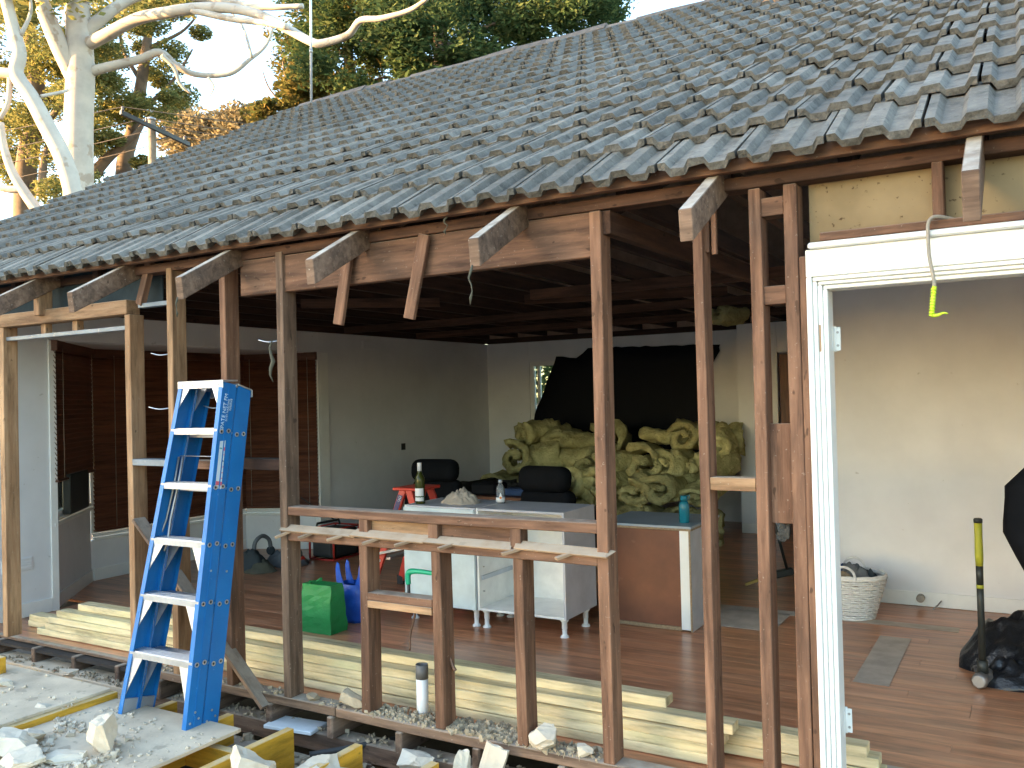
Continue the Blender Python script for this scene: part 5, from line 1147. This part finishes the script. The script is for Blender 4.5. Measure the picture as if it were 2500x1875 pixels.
t6 = at(860, 200, 27); tree('evergreen_tree', (t6.x, t6.y), 'looser evergreen tree with orange lit branches behind the antenna mast', cloud(690, 1010, -80, 260, 27, 62, .7, 330, 26, 2, keep=lambda x, y: y < 300-(x-690)*.28), 'leaf_sparse', [at(860, 280, 27), at(850, 130, 27), at(840, -60, 27)], [.3, .2, .15, .08], .09, 36,
     extra=[branch([(855, 210), (800, 150), (740, 130)], 27, 27, .06, .02), branch([(858, 230), (930, 190), (980, 200)], 27, 27, .06, .02), branch([(850, 150), (780, 60), (730, 0)], 27, 27, .06, .02)])
# shrub outside the back window
sb = thing('garden_shrub', (-5.9, 8.9, -.5), 'green garden shrub seen through the back window', 'shrub')
limbs('stem', [([Vector((-5.9, 8.9, -.5)), Vector((-5.9, 8.9, 1.0)), Vector((-6.0, 8.9, 2.0))], [.06, .05, .03])], 'brown_bark', sb, 8)
leaves('crown', [((-6.9+.5*i+random.uniform(-.2, .2), 8.9+random.uniform(-.4, .4), .6+random.uniform(0, 2.0)), (.6, .5, .55), 300) for i in range(7) for _ in range(3)], .07, 'leaf_hedge', sb, 9)
# antenna mast on the ridge
am = thing('antenna_mast', tuple(at(760, 262, 12.4)), 'thin galvanised antenna mast standing at the roof ridge', 'mast')
mb, mt = at(760, 275, 12.4), at(757, -260, 12.4); tube('pole', [mb, mt], .017, 'galvanised', am, 10); mm = at(759, 125, 12.4); tube('clamp', [mm-Vector((0, 0, .025)), mm+Vector((0, 0, .025))], .024, 'steel', am, 8); tube('bracket', [mb, mb+Vector((.1, .3, -.3))], .015, 'galvanised', am, 6)
# power pole
D0 = 26.0; pb = at(371, 330, D0); pp = thing('power_pole', (pb.x, pb.y, -.5), 'wooden power pole with dark crossarm behind the roof', 'power pole')
ptop = at(369, 294, D0); tube('pole', [Vector((pb.x, pb.y, -.5)), pb, ptop], [.16, .12, .115], 'pole_wood', pp, 14); lathe('pole_cap', [(.135, 0), (.135, .06), (.05, .10)], tuple(ptop), 'galvanised', pp, 14)
aL, aR = at(294, 274, D0-1.3), at(462, 353, D0+1.0); beam('crossarm', aL, aR, .09, .13, 'arm_metal', pp, .01); tube('brace', [at(371, 345, D0-.1), aL+(aR-aL)*.72], .02, 'arm_metal', pp, 6)
WG = 'power lines on the pole'
for i, f in enumerate((.03, .36, .62, .93)):
    p = aL+(aR-aL)*f+Vector((0, 0, .07)); lathe('insulator', [(.03, 0), (.045, .03), (.03, .06), (.045, .09), (.02, .13)], tuple(p), 'ceramic', pp, 10)
    q = p+Vector((0, 0, .11)); dirL = Vector((-18, -9.5, -1.6-.35*i)); dirR = Vector((14, 16, -.3-.25*i))
    def sagged(a, b, s): return [a+(b-a)*t+Vector((0, 0, -s*4*t*(1-t))) for t in np.linspace(0, 1, 12)]
    tag(tube('power_line', sagged(q+dirL, q, .5)[:-1]+sagged(q, q+dirR, .35), .014, 'wire', None, 5), 'thin power line on the '+('crossarm tip beside the white gum', 'crossarm between gum side tip and pole', 'crossarm just past the pole cap', 'crossarm tip dipping behind the roof tiles')[i], 'cable', WG)
# house-shaped sun blocker, added out of view to keep this house in shade
pv_ = Vector((-SUN_DIR.y, SUN_DIR.x, 0)); nx = SUN_DIR*42+pv_*-3.1; ang = math.atan2(pv_.y, pv_.x)
nb = thing('sun_blocker', (nx.x, nx.y, -.5), 'unseen three storey gabled block added to keep low sun off the house', 'house'); nb.rotation_euler = (0, 0, ang); MN = world_m(nb)
def blk_box(name, x0, x1, y0, y1, z0, z1, mat, par=nb): return link(name, box_mesh(x1-x0, y1-y0, z1-z0, .01), mat, par, MN @ Matrix.Translation(((x0+x1)/2, (y0+y1)/2, (z0+z1)/2)))
blk_box('wall', -9.3, 9.3, -4, 4, 0, 9.3, 'render_wall')
me = pydata([(-9.7, -4.5, 9.31), (9.7, -4.5, 9.31), (9.7, 4.5, 9.31), (-9.7, 4.5, 9.31), (-9.7, 0, 13.9), (9.7, 0, 13.9)], [(0, 1, 5, 4), (2, 3, 4, 5), (0, 4, 3), (1, 2, 5), (3, 2, 1, 0)]); link('roof', me, 'dark_roof', nb, MN)
for sy in (-4.03, 3.97):
    for z in (1.2, 4.2, 7.2):
        for x in (-8, -4.5, -1, 2.5, 6):
            w = blk_box('window', x, x+1.6, sy, sy+.06, z, z+1.3, 'white_paint'); blk_box('pane', x+.1, x+1.5, sy-.01 if sy < 0 else sy+.05, sy+.01 if sy < 0 else sy+.07, z+.1, z+1.2, 'grey_top', w)
